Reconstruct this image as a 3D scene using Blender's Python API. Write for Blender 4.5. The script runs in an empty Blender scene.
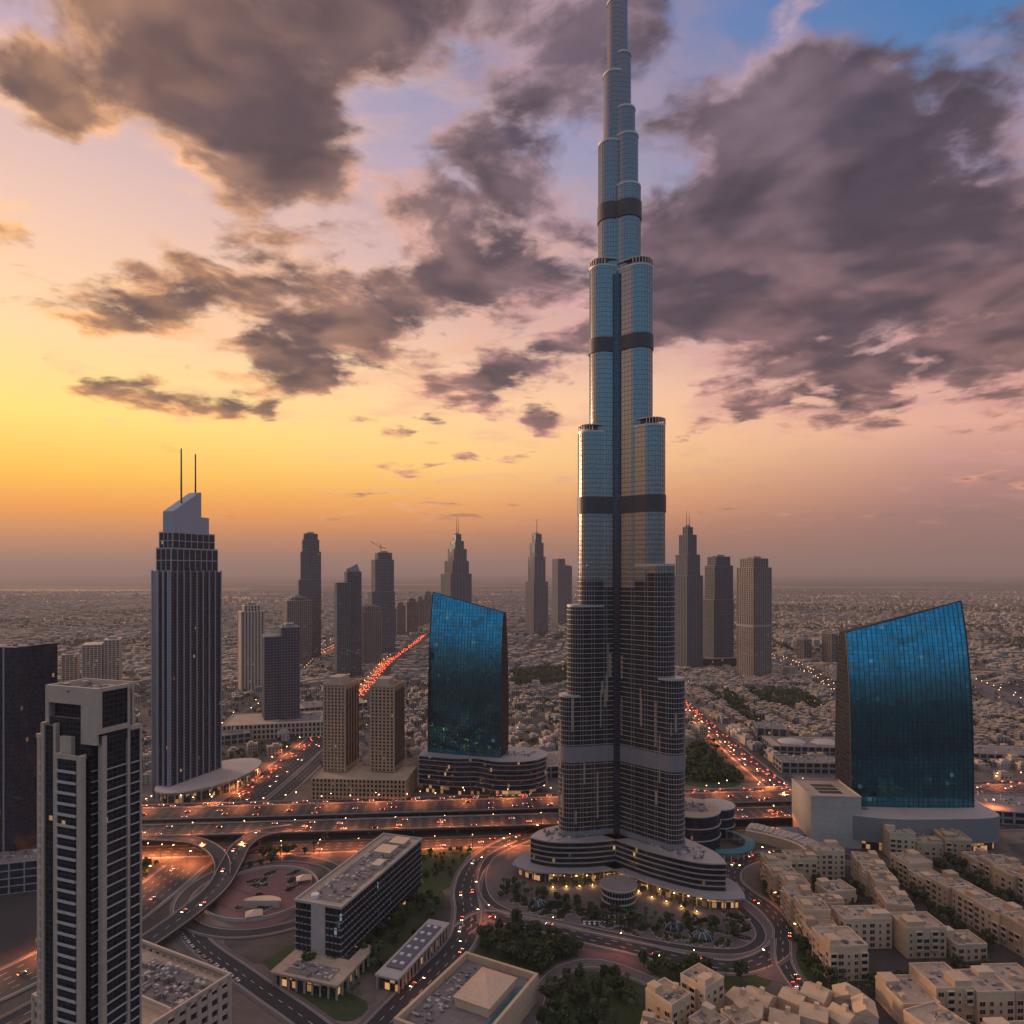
import bpy, math, random
import numpy as np
R = math.radians
RND = random.Random(7)
sc = bpy.context.scene
COL = sc.collection
# ---------------------------------------------------------------- camera
HC, FP, HY = 250.0, 683.0, 572.0          # eye height, focal length in pixels, horizon row
cd = bpy.data.cameras.new('camera'); cam = bpy.data.objects.new('camera', cd); COL.objects.link(cam)
cam.location = (0, 0, HC); cam.rotation_euler = (R(90), 0, 0)
cd.lens = 24.012; cd.sensor_width = 36; cd.shift_y = 60/1024; cd.clip_start = 1; cd.clip_end = 120000
sc.camera = cam
sc.render.resolution_x = sc.render.resolution_y = 1024
# ---------------------------------------------------------------- world: dusk sky with clouds
SUN_AZ, SUN_EL = -58.0, 7.0               # degrees clockwise from +Y, elevation
def lin(c):
    return tuple((x/255/12.92 if x/255 <= .04045 else ((x/255+.055)/1.055)**2.4) for x in c)
W = bpy.data.worlds.new("World"); sc.world = W; W.use_nodes = True
nt = W.node_tree; nt.nodes.clear()
class NT:
    """small helper for wiring nodes"""
    def __init__(s, tree): s.t = tree
    def n(s, typ, **kw):
        nd = s.t.nodes.new(typ)
        for k, v in kw.items(): setattr(nd, k, v)
        return nd
    def put(s, sock, v):
        if hasattr(v, 'links') or isinstance(v, bpy.types.NodeSocket): s.t.links.new(v, sock)
        else: sock.default_value = v
    def math(s, op, a, b=None, c=None, clamp=False):
        nd = s.n('ShaderNodeMath', operation=op, use_clamp=clamp); s.put(nd.inputs[0], a)
        if b is not None: s.put(nd.inputs[1], b)
        if c is not None: s.put(nd.inputs[2], c)
        return nd.outputs[0]
    def vmath(s, op, a, b=None, scale=None):
        nd = s.n('ShaderNodeVectorMath', operation=op); s.put(nd.inputs[0], a)
        if b is not None: s.put(nd.inputs[1], b)
        if scale is not None: s.put(nd.inputs['Scale'], scale)
        return nd.outputs['Value'] if op in ('DOT_PRODUCT', 'LENGTH', 'DISTANCE') else nd.outputs[0]
    def sep(s, v):
        nd = s.n('ShaderNodeSeparateXYZ'); s.put(nd.inputs[0], v); return nd.outputs
    def comb(s, x, y, z):
        nd = s.n('ShaderNodeCombineXYZ'); s.put(nd.inputs[0], x); s.put(nd.inputs[1], y); s.put(nd.inputs[2], z); return nd.outputs[0]
    def rng(s, v, a, b, c=0., d=1., smooth=False):
        nd = s.n('ShaderNodeMapRange', interpolation_type='SMOOTHSTEP' if smooth else 'LINEAR')
        for i, x in enumerate((v, a, b, c, d)): s.put(nd.inputs[i], x)
        return nd.outputs[0]
    def mix(s, f, a, b, blend='MIX'):
        nd = s.n('ShaderNodeMix', data_type='RGBA', blend_type=blend)
        s.put(nd.inputs[0], f)
        for i, x in ((6, a), (7, b)):
            if isinstance(x, tuple) and len(x) == 3: x = x + (1,)
            s.put(nd.inputs[i], x)
        return nd.outputs[2]
    def ramp(s, f, stops):
        nd = s.n('ShaderNodeValToRGB'); e = nd.color_ramp.elements
        while len(e) < len(stops): e.new(.5)
        for el, (p, c) in zip(e, stops): el.position = p; el.color = tuple(c) + (1,)
        s.put(nd.inputs[0], f); return nd.outputs[0]
    def noise(s, v, scale, detail=2., rough=.5, dist=0., typ=None):
        nd = s.n('ShaderNodeTexNoise'); s.put(nd.inputs['Vector'], v)
        nd.inputs['Scale'].default_value = scale; nd.inputs['Detail'].default_value = detail
        nd.inputs['Roughness'].default_value = rough; nd.inputs['Distortion'].default_value = dist
        return nd.outputs[0]
def dirpx(px, py):
    v = np.array([(px-512)/FP, 1., (HY-py)/FP]); return v/np.linalg.norm(v)
SKY_GAIN = 1.0
def build_sky():
    k = NT(nt)
    d = k.n('ShaderNodeTexCoord').outputs['Generated']
    d = k.vmath('NORMALIZE', d)
    x, y, z = k.sep(d)
    el = k.math('DIVIDE', k.math('ARCSINE', k.math('MAXIMUM', z, 0.0)), R(60))
    hor = k.vmath('NORMALIZE', k.comb(x, y, 0.0))
    sh = (math.sin(R(SUN_AZ)), math.cos(R(SUN_AZ)), 0)
    s = k.vmath('DOT_PRODUCT', hor, sh)
    def ramp(st): return k.ramp(el, [(e/60, lin(c)) for e, c in st])
    west = ramp([(0, (150, 100, 78)), (2.5, (205, 128, 72)), (4.6, (246, 152, 40)), (7, (255, 190, 52)), (11, (255, 218, 112)), (17, (252, 208, 158)), (25, (226, 186, 170)), (33, (182, 160, 174)), (42, (170, 146, 160)), (50, (178, 170, 184)), (60, (192, 184, 198))])
    mid = ramp([(0, (145, 100, 84)), (3, (196, 126, 84)), (5.5, (238, 160, 88)), (9, (255, 202, 122)), (14, (252, 202, 155)), (20, (212, 170, 160)), (30, (168, 152, 172)), (37, (126, 134, 172)), (44, (120, 124, 160)), (51, (176, 156, 158)), (60, (186, 168, 168))])
    east = ramp([(0, (125, 92, 90)), (4, (150, 108, 106)), (7.5, (192, 138, 126)), (10.5, (224, 166, 146)), (14, (212, 162, 150)), (21, (136, 134, 160)), (29, (84, 124, 168)), (38, (54, 108, 165)), (44, (90, 110, 150)), (52, (176, 156, 158)), (60, (186, 168, 168))])
    back = ramp([(0, (34, 52, 70)), (3, (38, 90, 122)), (8, (52, 152, 196)), (16, (52, 166, 210)), (26, (56, 148, 196)), (36, (84, 100, 135)), (50, (178, 170, 184)), (60, (192, 184, 198))])
    c = k.mix(k.rng(k.sep(hor)[1], -.3, .3, smooth=True), back, east)
    s2 = k.vmath('DOT_PRODUCT', hor, (math.sin(R(-46)), math.cos(R(-46)), 0))
    c = k.mix(k.rng(s2, .2, .74), c, mid)
    c = k.mix(k.rng(s2, .72, .985), c, west)
    # ---- clouds on a plane, thinned out towards the horizon
    inv = k.math('DIVIDE', 1.0, k.math('ADD', k.math('MAXIMUM', z, 0.0), 0.12))
    p = k.comb(k.math('MULTIPLY', x, inv), k.math('MULTIPLY', y, inv), 0.0)
    warp = k.n('ShaderNodeTexNoise'); k.put(warp.inputs['Vector'], p); warp.inputs['Scale'].default_value = 2.2; warp.inputs['Detail'].default_value = 4
    pw = k.vmath('ADD', p, k.vmath('SCALE', k.vmath('SUBTRACT', warp.outputs['Color'], (.5, .5, .5)), scale=.2))
    def fbm(v):
        a = k.noise(v, 2.7, 8, .5)
        b = k.noise(k.vmath('ADD', v, (3.1, 7.7, 0)), 8.5, 8, .6)
        return k.math('ADD', k.math('MULTIPLY', a, .72), k.math('MULTIPLY', b, .28))
    blobs = [(110, 20, 55, .2), (175, 50, 60, .24), (240, 90, 55, .24), (300, 140, 42, .22), (320, 170, 24, .14), (15, 75, 42, .34), (45, 95, 26, .26), (22, 243, 30, .4), (75, 140, 22, .2), (330, 15, 55, .2), (390, 25, 65, .2), (490, 45, 75, .2), (570, 60, 60, .15),
             (400, 240, 55, .2), (470, 250, 55, .2), (540, 245, 55, .2), (450, 300, 40, .12), (95, 310, 34, .24), (140, 298, 40, .24), (195, 300, 42, .24), (255, 275, 42, .22), (310, 300, 42, .22), (330, 345, 40, .22), (290, 372, 30, .22), (370, 350, 26, .14),
             (90, 394, 15, .36), (125, 398, 16, .4), (160, 400, 16, .4), (195, 402, 16, .38), (232, 407, 14, .36), (268, 411, 10, .3), (60, 352, 15, .32), (540, 422, 16, .24), (480, 408, 14, .2), (425, 383, 22, .24), (440, 418, 14, .2), (540, 345, 30, .18), (500, 370, 22, .16),
             (720, 120, 60, .18), (790, 140, 75, .22), (880, 120, 75, .22), (970, 150, 70, .2), (1015, 110, 60, .14), (715, 215, 65, .2), (800, 235, 85, .24), (900, 240, 80, .22), (990, 250, 80, .22), (740, 300, 60, .2), (840, 320, 70, .2), (930, 330, 60, .18), (1010, 320, 55, .16),
             (680, 290, 50, .16), (640, 60, 45, .1), (840, 392, 18, .26), (885, 388, 16, .22), (700, 412, 16, .24), (745, 405, 16, .2), (1000, 395, 18, .22), (960, 385, 16, .18), (620, 330, 40, .12),
             (960, 40, 60, -.22), (880, 35, 50, -.2), (770, 50, 36, -.14), (700, 45, 30, -.1), (430, 130, 44, -.14), (380, 170, 34, -.12), (190, 190, 44, -.2), (60, 160, 55, -.22), (95, 235, 36, -.14), (570, 140, 36, -.1), (690, 170, 26, -.12), (250, 450, 90, -.2), (60, 460, 90, -.2), (860, 450, 90, -.16), (860, 180, 26, -.12), (760, 205, 22, -.1), (930, 205, 24, -.1), (840, 285, 22, -.12), (960, 295, 24, -.12), (740, 265, 20, -.1), (890, 355, 26, -.1), (60, 275, 26, -.14), (200, 355, 26, -.12), (120, 355, 30, -.12), (600, 470, 90, -.14), (60, 420, 30, -.1), (430, 345, 26, -.1)]
    bias = None
    for bx, by, rad, amp in blobs:
        D = dirpx(bx, by)
        ang = rad/FP*(D[1]**1.0)                    # angle the radius spans about there
        kk = 1.0/(ang*ang)
        amp *= (.86 if bx > 640 and rad > 44 and amp > 0 else .95)
        g = k.math('MULTIPLY', k.math('EXPONENT', k.math('MULTIPLY', k.math('SUBTRACT', k.vmath('DOT_PRODUCT', d, tuple(D)), 1.0), kk)), amp)
        bias = g if bias is None else k.math('ADD', bias, g)
    f0 = fbm(pw)
    def soft(v): return k.noise(v, 2.7, 3.2, .5)
    l0, l1 = soft(pw), soft(k.vmath('ADD', pw, (sh[0]*.14, sh[1]*.14, 0)))
    dens = k.math('ADD', k.math('MULTIPLY_ADD', k.math('SUBTRACT', f0, .5), 2.3, .49), bias)
    fade = k.math('MULTIPLY', k.rng(z, .03, .11, smooth=True), k.rng(el, .74, .86, 1., .12))
    over = k.math('SUBTRACT', dens, .625)
    veil = k.noise(k.vmath('ADD', k.vmath('MULTIPLY', pw, (1., 1.3, 1.)), (5.2, 1.3, 0)), 3.4, 7, .58)
    veil = k.math('MULTIPLY', k.rng(k.math('ADD', veil, k.math('MULTIPLY', bias, .45)), .5, .72, smooth=True), fade)
    c = k.mix(k.math('MULTIPLY', veil, .62), c, k.mix(k.rng(s, .3, .95), k.mix(k.rng(el, .3, .55), lin((206, 150, 146)), lin((150, 130, 150))), lin((255, 196, 140))))
    a = k.rng(over, -.07, .14, smooth=True)
    thick = k.rng(over, .02, .26, smooth=True)
    alpha = k.math('MULTIPLY', k.math('MULTIPLY', a, fade), .97)
    lit = k.rng(k.math('SUBTRACT', l0, l1), -.1, .16, smooth=True)
    lit = k.math('MULTIPLY', k.math('MULTIPLY_ADD', lit, .95, .12), k.math('SUBTRACT', 1.0, k.math('MULTIPLY', thick, .74)))
    sunny = k.rng(s, .45, 1.0, smooth=True)
    dark = k.mix(sunny, lin((53, 47, 61)), lin((66, 51, 60)))
    low = k.rng(el, .1, .5)
    litc = k.mix(sunny, k.mix(low, lin((222, 152, 128)), lin((176, 146, 158))), k.mix(low, lin((255, 176, 84)), lin((255, 188, 130))))
    tex = k.rng(k.noise(pw, 6.0, 7, .58), .3, .7, .74, 1.3)
    cc = k.mix(lit, dark, litc)
    cc = k.vmath('SCALE', cc, scale=tex)
    c = k.mix(alpha, c, cc)
    c = k.vmath('SCALE', c, scale=SKY_GAIN)
    # physical sky adds its share
    ns = k.n('ShaderNodeTexSky', sky_type='NISHITA', sun_disc=False)
    ns.sun_elevation = R(SUN_EL); ns.sun_rotation = R(SUN_AZ); ns.altitude = 100
    b1 = k.n('ShaderNodeBackground'); k.put(b1.inputs[0], c); b1.inputs[1].default_value = .92
    b2 = k.n('ShaderNodeBackground'); k.put(b2.inputs[0], ns.outputs[0]); b2.inputs[1].default_value = .006
    ad = k.n('ShaderNodeAddShader'); nt.links.new(b1.outputs[0], ad.inputs[0]); nt.links.new(b2.outputs[0], ad.inputs[1])
    out = k.n('ShaderNodeOutputWorld'); nt.links.new(ad.outputs[0], out.inputs[0])
build_sky()
W.cycles.sampling_method = 'MANUAL'; W.cycles.sample_map_resolution = 512
# ---------------------------------------------------------------- sun
sl = bpy.data.lights.new('sun', 'SUN'); sun = bpy.data.objects.new('sun', sl); COL.objects.link(sun)
sl.energy = 3.2; sl.angle = R(9); sl.color = (1, .68, .45)
sun.rotation_euler = (R(90-SUN_EL), 0, R(180-SUN_AZ)); sun.location = (-500, 500, 900)
# ---------------------------------------------------------------- exposure
vs = sc.view_settings; vs.view_transform = 'Standard'; vs.look = 'None'; vs.exposure = 0.38; vs.gamma = 1.0; vs.use_curve_mapping = False
cy = sc.cycles
cy.use_denoising = True
try: cy.denoiser = 'OPENIMAGEDENOISE'
except Exception: pass
cy.max_bounces = 5; cy.diffuse_bounces = 2; cy.glossy_bounces = 3; cy.transmission_bounces = 2; cy.volume_bounces = 0; cy.transparent_max_bounces = 4
cy.sample_clamp_indirect = 4; cy.caustics_reflective = False; cy.caustics_refractive = False
# ---------------------------------------------------------------- helpers
def G(px, py, z=0.0):
    Y = FP*(HC-z)/(py-HY); return ((px-512)*Y/FP, Y)
def ZP(py, Y): return HC-(py-HY)*Y/FP
def tag(o, label=None, cat=None, group=None, kind=None):
    if label: o['label'] = label
    if cat: o['category'] = cat
    if group: o['group'] = group
    if kind: o['kind'] = kind
    return o
def thing(name, label, cat, loc=(0, 0, 0), rz=0.0, group=None):
    o = bpy.data.objects.new(name, None); COL.objects.link(o); o.location = loc; o.rotation_euler = (0, 0, rz); o.empty_display_size = .5
    return tag(o, label, cat, group)
def link(name, me, parent=None, loc=(0, 0, 0), rz=0.0, kind=None):
    o = bpy.data.objects.new(name, me); COL.objects.link(o); o.location = loc; o.rotation_euler = (0, 0, rz)
    if parent is not None: o.parent = parent
    if kind: o['kind'] = kind
    return o
class MB:
    def __init__(s): s.v = []; s.f = []; s.m = []; s.u = {}
    def face(s, pts, m=0, uv=None):
        b = len(s.v); s.v.extend(tuple(p) for p in pts)
        if uv is not None: s.u[len(s.f)] = uv
        s.f.append(tuple(range(b, b+len(pts)))); s.m.append(m)
    def prism(s, pts, z0, z1, ms=0, mt=None, bottom=False, top=True, u0=0.0):
        n = len(pts); u = u0; b = len(s.v)
        s.v.extend((x, y, z0) for x, y in pts); s.v.extend((x, y, z1) for x, y in pts)
        for i in range(n):
            j = (i+1) % n; L = math.dist(pts[i], pts[j])
            s.u[len(s.f)] = [(u, z0), (u+L, z0), (u+L, z1), (u, z1)]
            s.f.append((b+i, b+j, b+n+j, b+n+i)); s.m.append(ms); u += L
        if top: s.f.append(tuple(b+n+i for i in range(n))); s.m.append(ms if mt is None else mt)
        if bottom: s.f.append(tuple(b+i for i in reversed(range(n)))); s.m.append(ms if mt is None else mt)
        return s
    def box(s, x0, x1, y0, y1, z0, z1, m=0, mt=None, bottom=True):
        return s.prism([(x0, y0), (x1, y0), (x1, y1), (x0, y1)], z0, z1, m, mt, bottom)
    def obox(s, cx, cy, z0, z1, lx, ly, a=0.0, m=0, mt=None):
        c, q = math.cos(a), math.sin(a)
        P = [(cx+c*x-q*y, cy+q*x+c*y) for x, y in ((-lx/2, -ly/2), (lx/2, -ly/2), (lx/2, ly/2), (-lx/2, ly/2))]
        return s.prism(P, z0, z1, m, mt, True)
    def cyl(s, cx, cy, z0, z1, r0, r1=None, n=10, m=0, mt=None):
        r1 = r0 if r1 is None else r1
        A = [(cx+r0*math.cos(2*math.pi*i/n), cy+r0*math.sin(2*math.pi*i/n), z0) for i in range(n)]
        B = [(cx+r1*math.cos(2*math.pi*i/n), cy+r1*math.sin(2*math.pi*i/n), z1) for i in range(n)]
        for i in range(n): s.face([A[i], A[(i+1) % n], B[(i+1) % n], B[i]], m)
        s.face(B, m if mt is None else mt); s.face(A[::-1], m)
        return s
    def bar(s, p, q, r, n=6, m=0, r1=None):
        p, q = np.array(p, float), np.array(q, float); d = q-p; d /= np.linalg.norm(d)
        a = np.cross(d, (0, 0, 1)) if abs(d[2]) < .9 else np.cross(d, (1, 0, 0)); a /= np.linalg.norm(a); b = np.cross(d, a)
        r1 = r if r1 is None else r1
        A = [p+r*(math.cos(2*math.pi*i/n)*a+math.sin(2*math.pi*i/n)*b) for i in range(n)]
        B = [q+r1*(math.cos(2*math.pi*i/n)*a+math.sin(2*math.pi*i/n)*b) for i in range(n)]
        for i in range(n): s.face([A[i], B[i], B[(i+1) % n], A[(i+1) % n]], m)
        s.face(B[::-1], m); s.face(A, m); return s
    def mesh(s, name, mats, smooth=False):
        me = bpy.data.meshes.new(name); me.from_pydata(s.v, [], s.f)
        for m in (mats if isinstance(mats, (list, tuple)) else [mats]): me.materials.append(m)
        me.polygons.foreach_set('material_index', s.m)
        if smooth: me.polygons.foreach_set('use_smooth', [True]*len(s.f))
        uvl = me.uv_layers.new(name='UVMap'); out = []
        for i, f in enumerate(s.f):
            uv = s.u.get(i)
            if uv is None:
                P = [s.v[j] for j in f]
                nx = ny = nz = 0.0
                for a, b in zip(P, P[1:]+P[:1]):
                    nx += (a[1]-b[1])*(a[2]+b[2]); ny += (a[2]-b[2])*(a[0]+b[0]); nz += (a[0]-b[0])*(a[1]+b[1])
                h = math.hypot(nx, ny)
                if h > abs(nz): t = (-ny/h, nx/h); uv = [(q[0]*t[0]+q[1]*t[1], q[2]) for q in P]
                else: uv = [(q[0], q[1]) for q in P]
            out.extend(uv)
        uvl.data.foreach_set('uv', [c for q in out for c in q])
        me.update(); return me
    def build(s, name, mats, parent=None, loc=(0, 0, 0), rz=0.0, smooth=False, kind=None):
        return link(name, s.mesh(name, mats, smooth), parent, loc, rz, kind)
def lattice(mb, lx, ly, z0, z1, nx, ny, nf, pw, sh, d, m=0, cx=0., cy=0., sd=None, skip=''):
    """piers and spandrels standing proud of a glass box lx by ly: real reveals round every window"""
    sd = d*.7 if sd is None else sd
    for sgn in (-1, 1):
        if not ('f' in skip and sgn < 0) and not ('b' in skip and sgn > 0):
            yy = sorted((cy+sgn*ly/2, cy+sgn*(ly/2+d))); ys = sorted((cy+sgn*ly/2, cy+sgn*(ly/2+sd)))
            for i in range(nx+1):
                x = cx-lx/2+lx*i/nx; mb.box(x-pw/2, x+pw/2, yy[0], yy[1], z0, z1, m)
            for j in range(nf+1):
                z = z0+(z1-z0)*j/nf; mb.box(cx-lx/2, cx+lx/2, ys[0], ys[1], max(z-sh/2, z0+.01), min(z+sh/2, z1-.01), m)
        if not ('l' in skip and sgn < 0) and not ('r' in skip and sgn > 0):
            xx = sorted((cx+sgn*lx/2, cx+sgn*(lx/2+d))); xs = sorted((cx+sgn*lx/2, cx+sgn*(lx/2+sd)))
            for i in range(ny+1):
                y = cy-ly/2+ly*i/ny; mb.box(xx[0], xx[1], y-pw/2, y+pw/2, z0, z1, m)
            for j in range(nf+1):
                z = z0+(z1-z0)*j/nf; mb.box(xs[0], xs[1], cy-ly/2, cy+ly/2, max(z-sh/2, z0+.013), min(z+sh/2, z1-.013), m)
    return mb
def capsule(ang, r, w, n=14, back=0.0, cx=0., cy=0.):
    """plan of a wing: from the core out to r along ang, rounded end"""
    c, q = math.cos(ang), math.sin(ang); P = [(-back, w), (-back, -w)]
    P += [(r+w*math.cos(t), w*math.sin(t)) for t in np.linspace(-math.pi/2, math.pi/2, n+1)]
    return [(cx+c*x-q*y, cy+q*x+c*y) for x, y in P]
def ellipse(cx, cy, rx, ry, n=40, a0=0, a1=360, rot=0):
    c, q = math.cos(rot), math.sin(rot)
    T = np.linspace(R(a0), R(a1), n, endpoint=(a1-a0 < 360))
    return [(cx+c*rx*math.cos(t)-q*ry*math.sin(t), cy+q*rx*math.cos(t)+c*ry*math.sin(t)) for t in T]
def smooth_path(P, step=6.0):
    P = [np.array(p if len(p) == 3 else (p[0], p[1], 0.0), float) for p in P]
    Q = [2*P[0]-P[1]]+P+[2*P[-1]-P[-2]]; out = []
    for i in range(1, len(Q)-2):
        a, b, c, d = Q[i-1:i+3]; n = max(2, int(np.linalg.norm(c-b)/step))
        for t in np.arange(n)/n:
            out.append(.5*((2*b)+(c-a)*t+(2*a-5*b+4*c-d)*t*t+(3*b-a-3*c+d)*t**3))
    out.append(P[-1]); return np.array(out)
def normals(path):
    t = np.gradient(path[:, :2], axis=0); t /= np.linalg.norm(t, axis=1)[:, None]+1e-9
    return np.stack([-t[:, 1], t[:, 0]], 1), t
def ribbon(mb, path, o0, o1, zt=0.0, thick=0.0, m=0):
    """strip between offsets o0 and o1 (left positive) along a path"""
    n, _ = normals(path); A = path[:, :2]+n*o0; B = path[:, :2]+n*o1; z = path[:, 2]+zt; u = 0
    for i in range(len(path)-1):
        L = float(np.linalg.norm(path[i+1, :2]-path[i, :2]))
        a0, a1, b0, b1 = A[i], A[i+1], B[i], B[i+1]
        mb.face([(*a0, z[i]), (*a1, z[i+1]), (*b1, z[i+1]), (*b0, z[i])] if o1 > o0 else [(*b0, z[i]), (*b1, z[i+1]), (*a1, z[i+1]), (*a0, z[i])], m, [(u, o0), (u+L, o0), (u+L, o1), (u, o1)])
        if thick:
            lo, hi = (A, B) if o0 < o1 else (B, A)
            mb.face([(*lo[i], z[i]-thick), (*lo[i+1], z[i+1]-thick), (*lo[i+1], z[i+1]), (*lo[i], z[i])], m)
            mb.face([(*hi[i+1], z[i+1]-thick), (*hi[i], z[i]-thick), (*hi[i], z[i]), (*hi[i+1], z[i+1])], m)
            mb.face([(*hi[i], z[i]-thick), (*hi[i+1], z[i+1]-thick), (*lo[i+1], z[i+1]-thick), (*lo[i], z[i]-thick)], m)
        u += L
    return mb
def along(path, s):
    seg = np.linalg.norm(np.diff(path, axis=0), axis=1); cs = np.concatenate([[0], np.cumsum(seg)])
    s = min(max(s, 0), cs[-1]-1e-6); i = int(np.searchsorted(cs, s, 'right'))-1; t = (s-cs[i])/seg[i]
    p = path[i]*(1-t)+path[i+1]*t; d = (path[i+1]-path[i])/seg[i]; return p, d
def plen(path): return float(np.linalg.norm(np.diff(path, axis=0), axis=1).sum())
# ---------------------------------------------------------------- materials
def mat(name):
    m = bpy.data.materials.new(name); m.use_nodes = True; t = m.node_tree; t.nodes.clear(); k = NT(t)
    p = k.n('ShaderNodeBsdfPrincipled'); o = k.n('ShaderNodeOutputMaterial'); t.links.new(p.outputs[0], o.inputs[0])
    return m, k, p
def plain(name, col, rough=.75, var=.18, scale=.6, metal=0., spec=.3, bump=0.0):
    m, k, p = mat(name)
    g = k.n('ShaderNodeNewGeometry').outputs['Position']
    n1 = k.noise(g, scale, 5, .6); n2 = k.noise(g, scale*.09, 3, .5)
    f = k.math('ADD', k.math('MULTIPLY', n1, .6), k.math('MULTIPLY', n2, .4))
    f = k.rng(f, .3, .7, 1-var, 1+var)
    k.put(p.inputs['Base Color'], k.vmath('SCALE', tuple(col), scale=f))
    p.inputs['Roughness'].default_value = rough; p.inputs['Metallic'].default_value = metal; p.inputs['Specular IOR Level'].default_value = spec
    if bump:
        b = k.n('ShaderNodeBump'); b.inputs['Strength'].default_value = bump; k.put(b.inputs['Height'], n1); k.put(p.inputs['Normal'], b.outputs[0])
    return m
def emit(name, col, strength, sample=False):
    m, k, p = mat(name); p.inputs['Base Color'].default_value = tuple(col)+(1,)
    p.inputs['Emission Color'].default_value = tuple(col)+(1,); p.inputs['Emission Strength'].default_value = strength
    try: m.cycles.emission_sampling = 'AUTO' if sample else 'NONE'
    except Exception: pass
    return m
def glass(name, col, bay=3., floor=4., line=.08, lit=.04, litcol=(1, .62, .28), lits=1.2, rough=.06, metal=.0, spec=.9, linecol=(.05, .05, .055), var=.5, fl=.12, ior=1.6, jitter=.02):
    """curtain wall: panes in metres of facade, each pane a little different, some lit from inside"""
    m, k, p = mat(name)
    uv = k.n('ShaderNodeUVMap').outputs[0]; u, v, _ = k.sep(uv)
    cu, cv = k.math('DIVIDE', u, bay), k.math('DIVIDE', v, floor)
    fu, fv = k.math('FRACT', cu), k.math('FRACT', cv)
    cell = k.comb(k.math('FLOOR', cu), k.math('FLOOR', cv), 0.0)
    wn = k.n('ShaderNodeTexWhiteNoise', noise_dimensions='2D'); k.put(wn.inputs['Vector'], cell)
    oi = k.n('ShaderNodeTexWhiteNoise', noise_dimensions='2D'); k.put(oi.inputs['Vector'], k.vmath('ADD', cell, (17.3, 5.1, 0)))
    lines = k.math('MAXIMUM', k.math('LESS_THAN', fu, line), k.math('LESS_THAN', fv, fl))
    base = k.vmath('SCALE', tuple(col), scale=k.rng(wn.outputs['Value'], 0, 1, 1-var, 1+var))
    k.put(p.inputs['Base Color'], k.mix(lines, base, linecol))
    k.put(p.inputs['Roughness'], k.math('ADD', k.math('MULTIPLY', lines, .4), k.rng(oi.outputs['Value'], 0, 1, rough*.6, rough*1.6) if bay < 100 else rough))
    p.inputs['Metallic'].default_value = metal; p.inputs['Specular IOR Level'].default_value = spec; p.inputs['IOR'].default_value = ior
    on = k.math('MULTIPLY', k.math('GREATER_THAN', oi.outputs['Value'], 1-lit), k.math('SUBTRACT', 1.0, lines))
    p.inputs['Emission Color'].default_value = tuple(litcol)+(1,)
    k.put(p.inputs['Emission Strength'], k.math('MULTIPLY', on, k.math('MULTIPLY', wn.outputs['Value'], lits)))
    # each pane sits very slightly out of true, so reflections break up from pane to pane
    gn = k.n('ShaderNodeNewGeometry').outputs['Normal']
    jit = k.vmath('SCALE', k.vmath('SUBTRACT', wn.outputs['Color'], (.5, .5, .5)), scale=jitter)
    k.put(p.inputs['Normal'], k.vmath('NORMALIZE', k.vmath('ADD', gn, jit)))
    try: m.cycles.emission_sampling = 'NONE'
    except Exception: pass
    return m
M = {}
M['asphalt'] = plain('asphalt', (.034, .033, .036), .7, .3, .35)
M['asphalt_worn'] = plain('worn_asphalt', (.044, .04, .041), .75, .3, .3)
M['paving'] = plain('paving', (.135, .108, .102), .8, .25, .5)
M['red_paving'] = plain('red_paving', (.2, .1, .095), .8, .25, .5)
M['kerb'] = plain('kerb_stone', (.4, .32, .27), .8, .15, .8)
M['concrete'] = plain('concrete', (.3, .265, .245), .8, .2, .4)
M['pale_concrete'] = plain('pale_concrete', (.48, .4, .34), .8, .18, .4)
M['cladding'] = plain('grey_cladding', (.33, .3, .29), .55, .12, .3)
M['beige'] = plain('beige_stone', (.58, .42, .31), .8, .14, .4)
M['sand'] = plain('sand_render', (.64, .42, .25), .85, .14, .35)
M['sand_light'] = plain('light_sand_render', (.7, .48, .31), .85, .14, .35)
M['sand_dark'] = plain('dark_sand_render', (.54, .35, .21), .85, .14, .35)
M['roof_tan'] = plain('roof_screed', (.47, .34, .235), .9, .3, .5)
M['roof_grey'] = plain('roof_felt', (.22, .18, .165), .9, .3, .5)
M['fin'] = plain('pale_metal_fin', (.46, .4, .36), .4, .1, .4, .4)
M['steel'] = plain('steel', (.3, .29, .3), .35, .1, .5, .7)
M['dark_metal'] = plain('dark_metal', (.035, .034, .036), .5, .2, .6)
M['white'] = plain('white_paint', (.7, .66, .62), .6, .08, .6)
M['line'] = plain('road_paint', (.62, .58, .54), .7, .25, .8)
M['grass'] = plain('grass', (.045, .062, .022), .95, .4, .25)
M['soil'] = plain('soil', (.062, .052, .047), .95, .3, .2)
M['teal'] = plain('teal_pool_tile', (.03, .17, .18), .2, .2, .4)
M['terracotta'] = plain('terracotta_roof', (.74, .47, .3), .8, .12, .5)
M['bark'] = plain('bark', (.12, .085, .06), .9, .3, 2.)
M['rubber'] = plain('rubber', (.02, .02, .02), .8, .1)
def leafmat(name, a, b):
    m, k, p = mat(name)
    oi = k.n('ShaderNodeObjectInfo').outputs['Random']
    g = k.n('ShaderNodeNewGeometry').outputs['Random Per Island']
    f = k.math('ADD', k.math('MULTIPLY', g, .6), k.math('MULTIPLY', oi, .4))
    k.put(p.inputs['Base Color'], k.mix(f, a, b)); p.inputs['Roughness'].default_value = .8; p.inputs['Specular IOR Level'].default_value = .2
    return m
M['leaf'] = leafmat('leaf', (.026, .042, .014), (.095, .11, .042))
M['palm'] = leafmat('palm_leaf', (.03, .045, .018), (.075, .09, .035))
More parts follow.
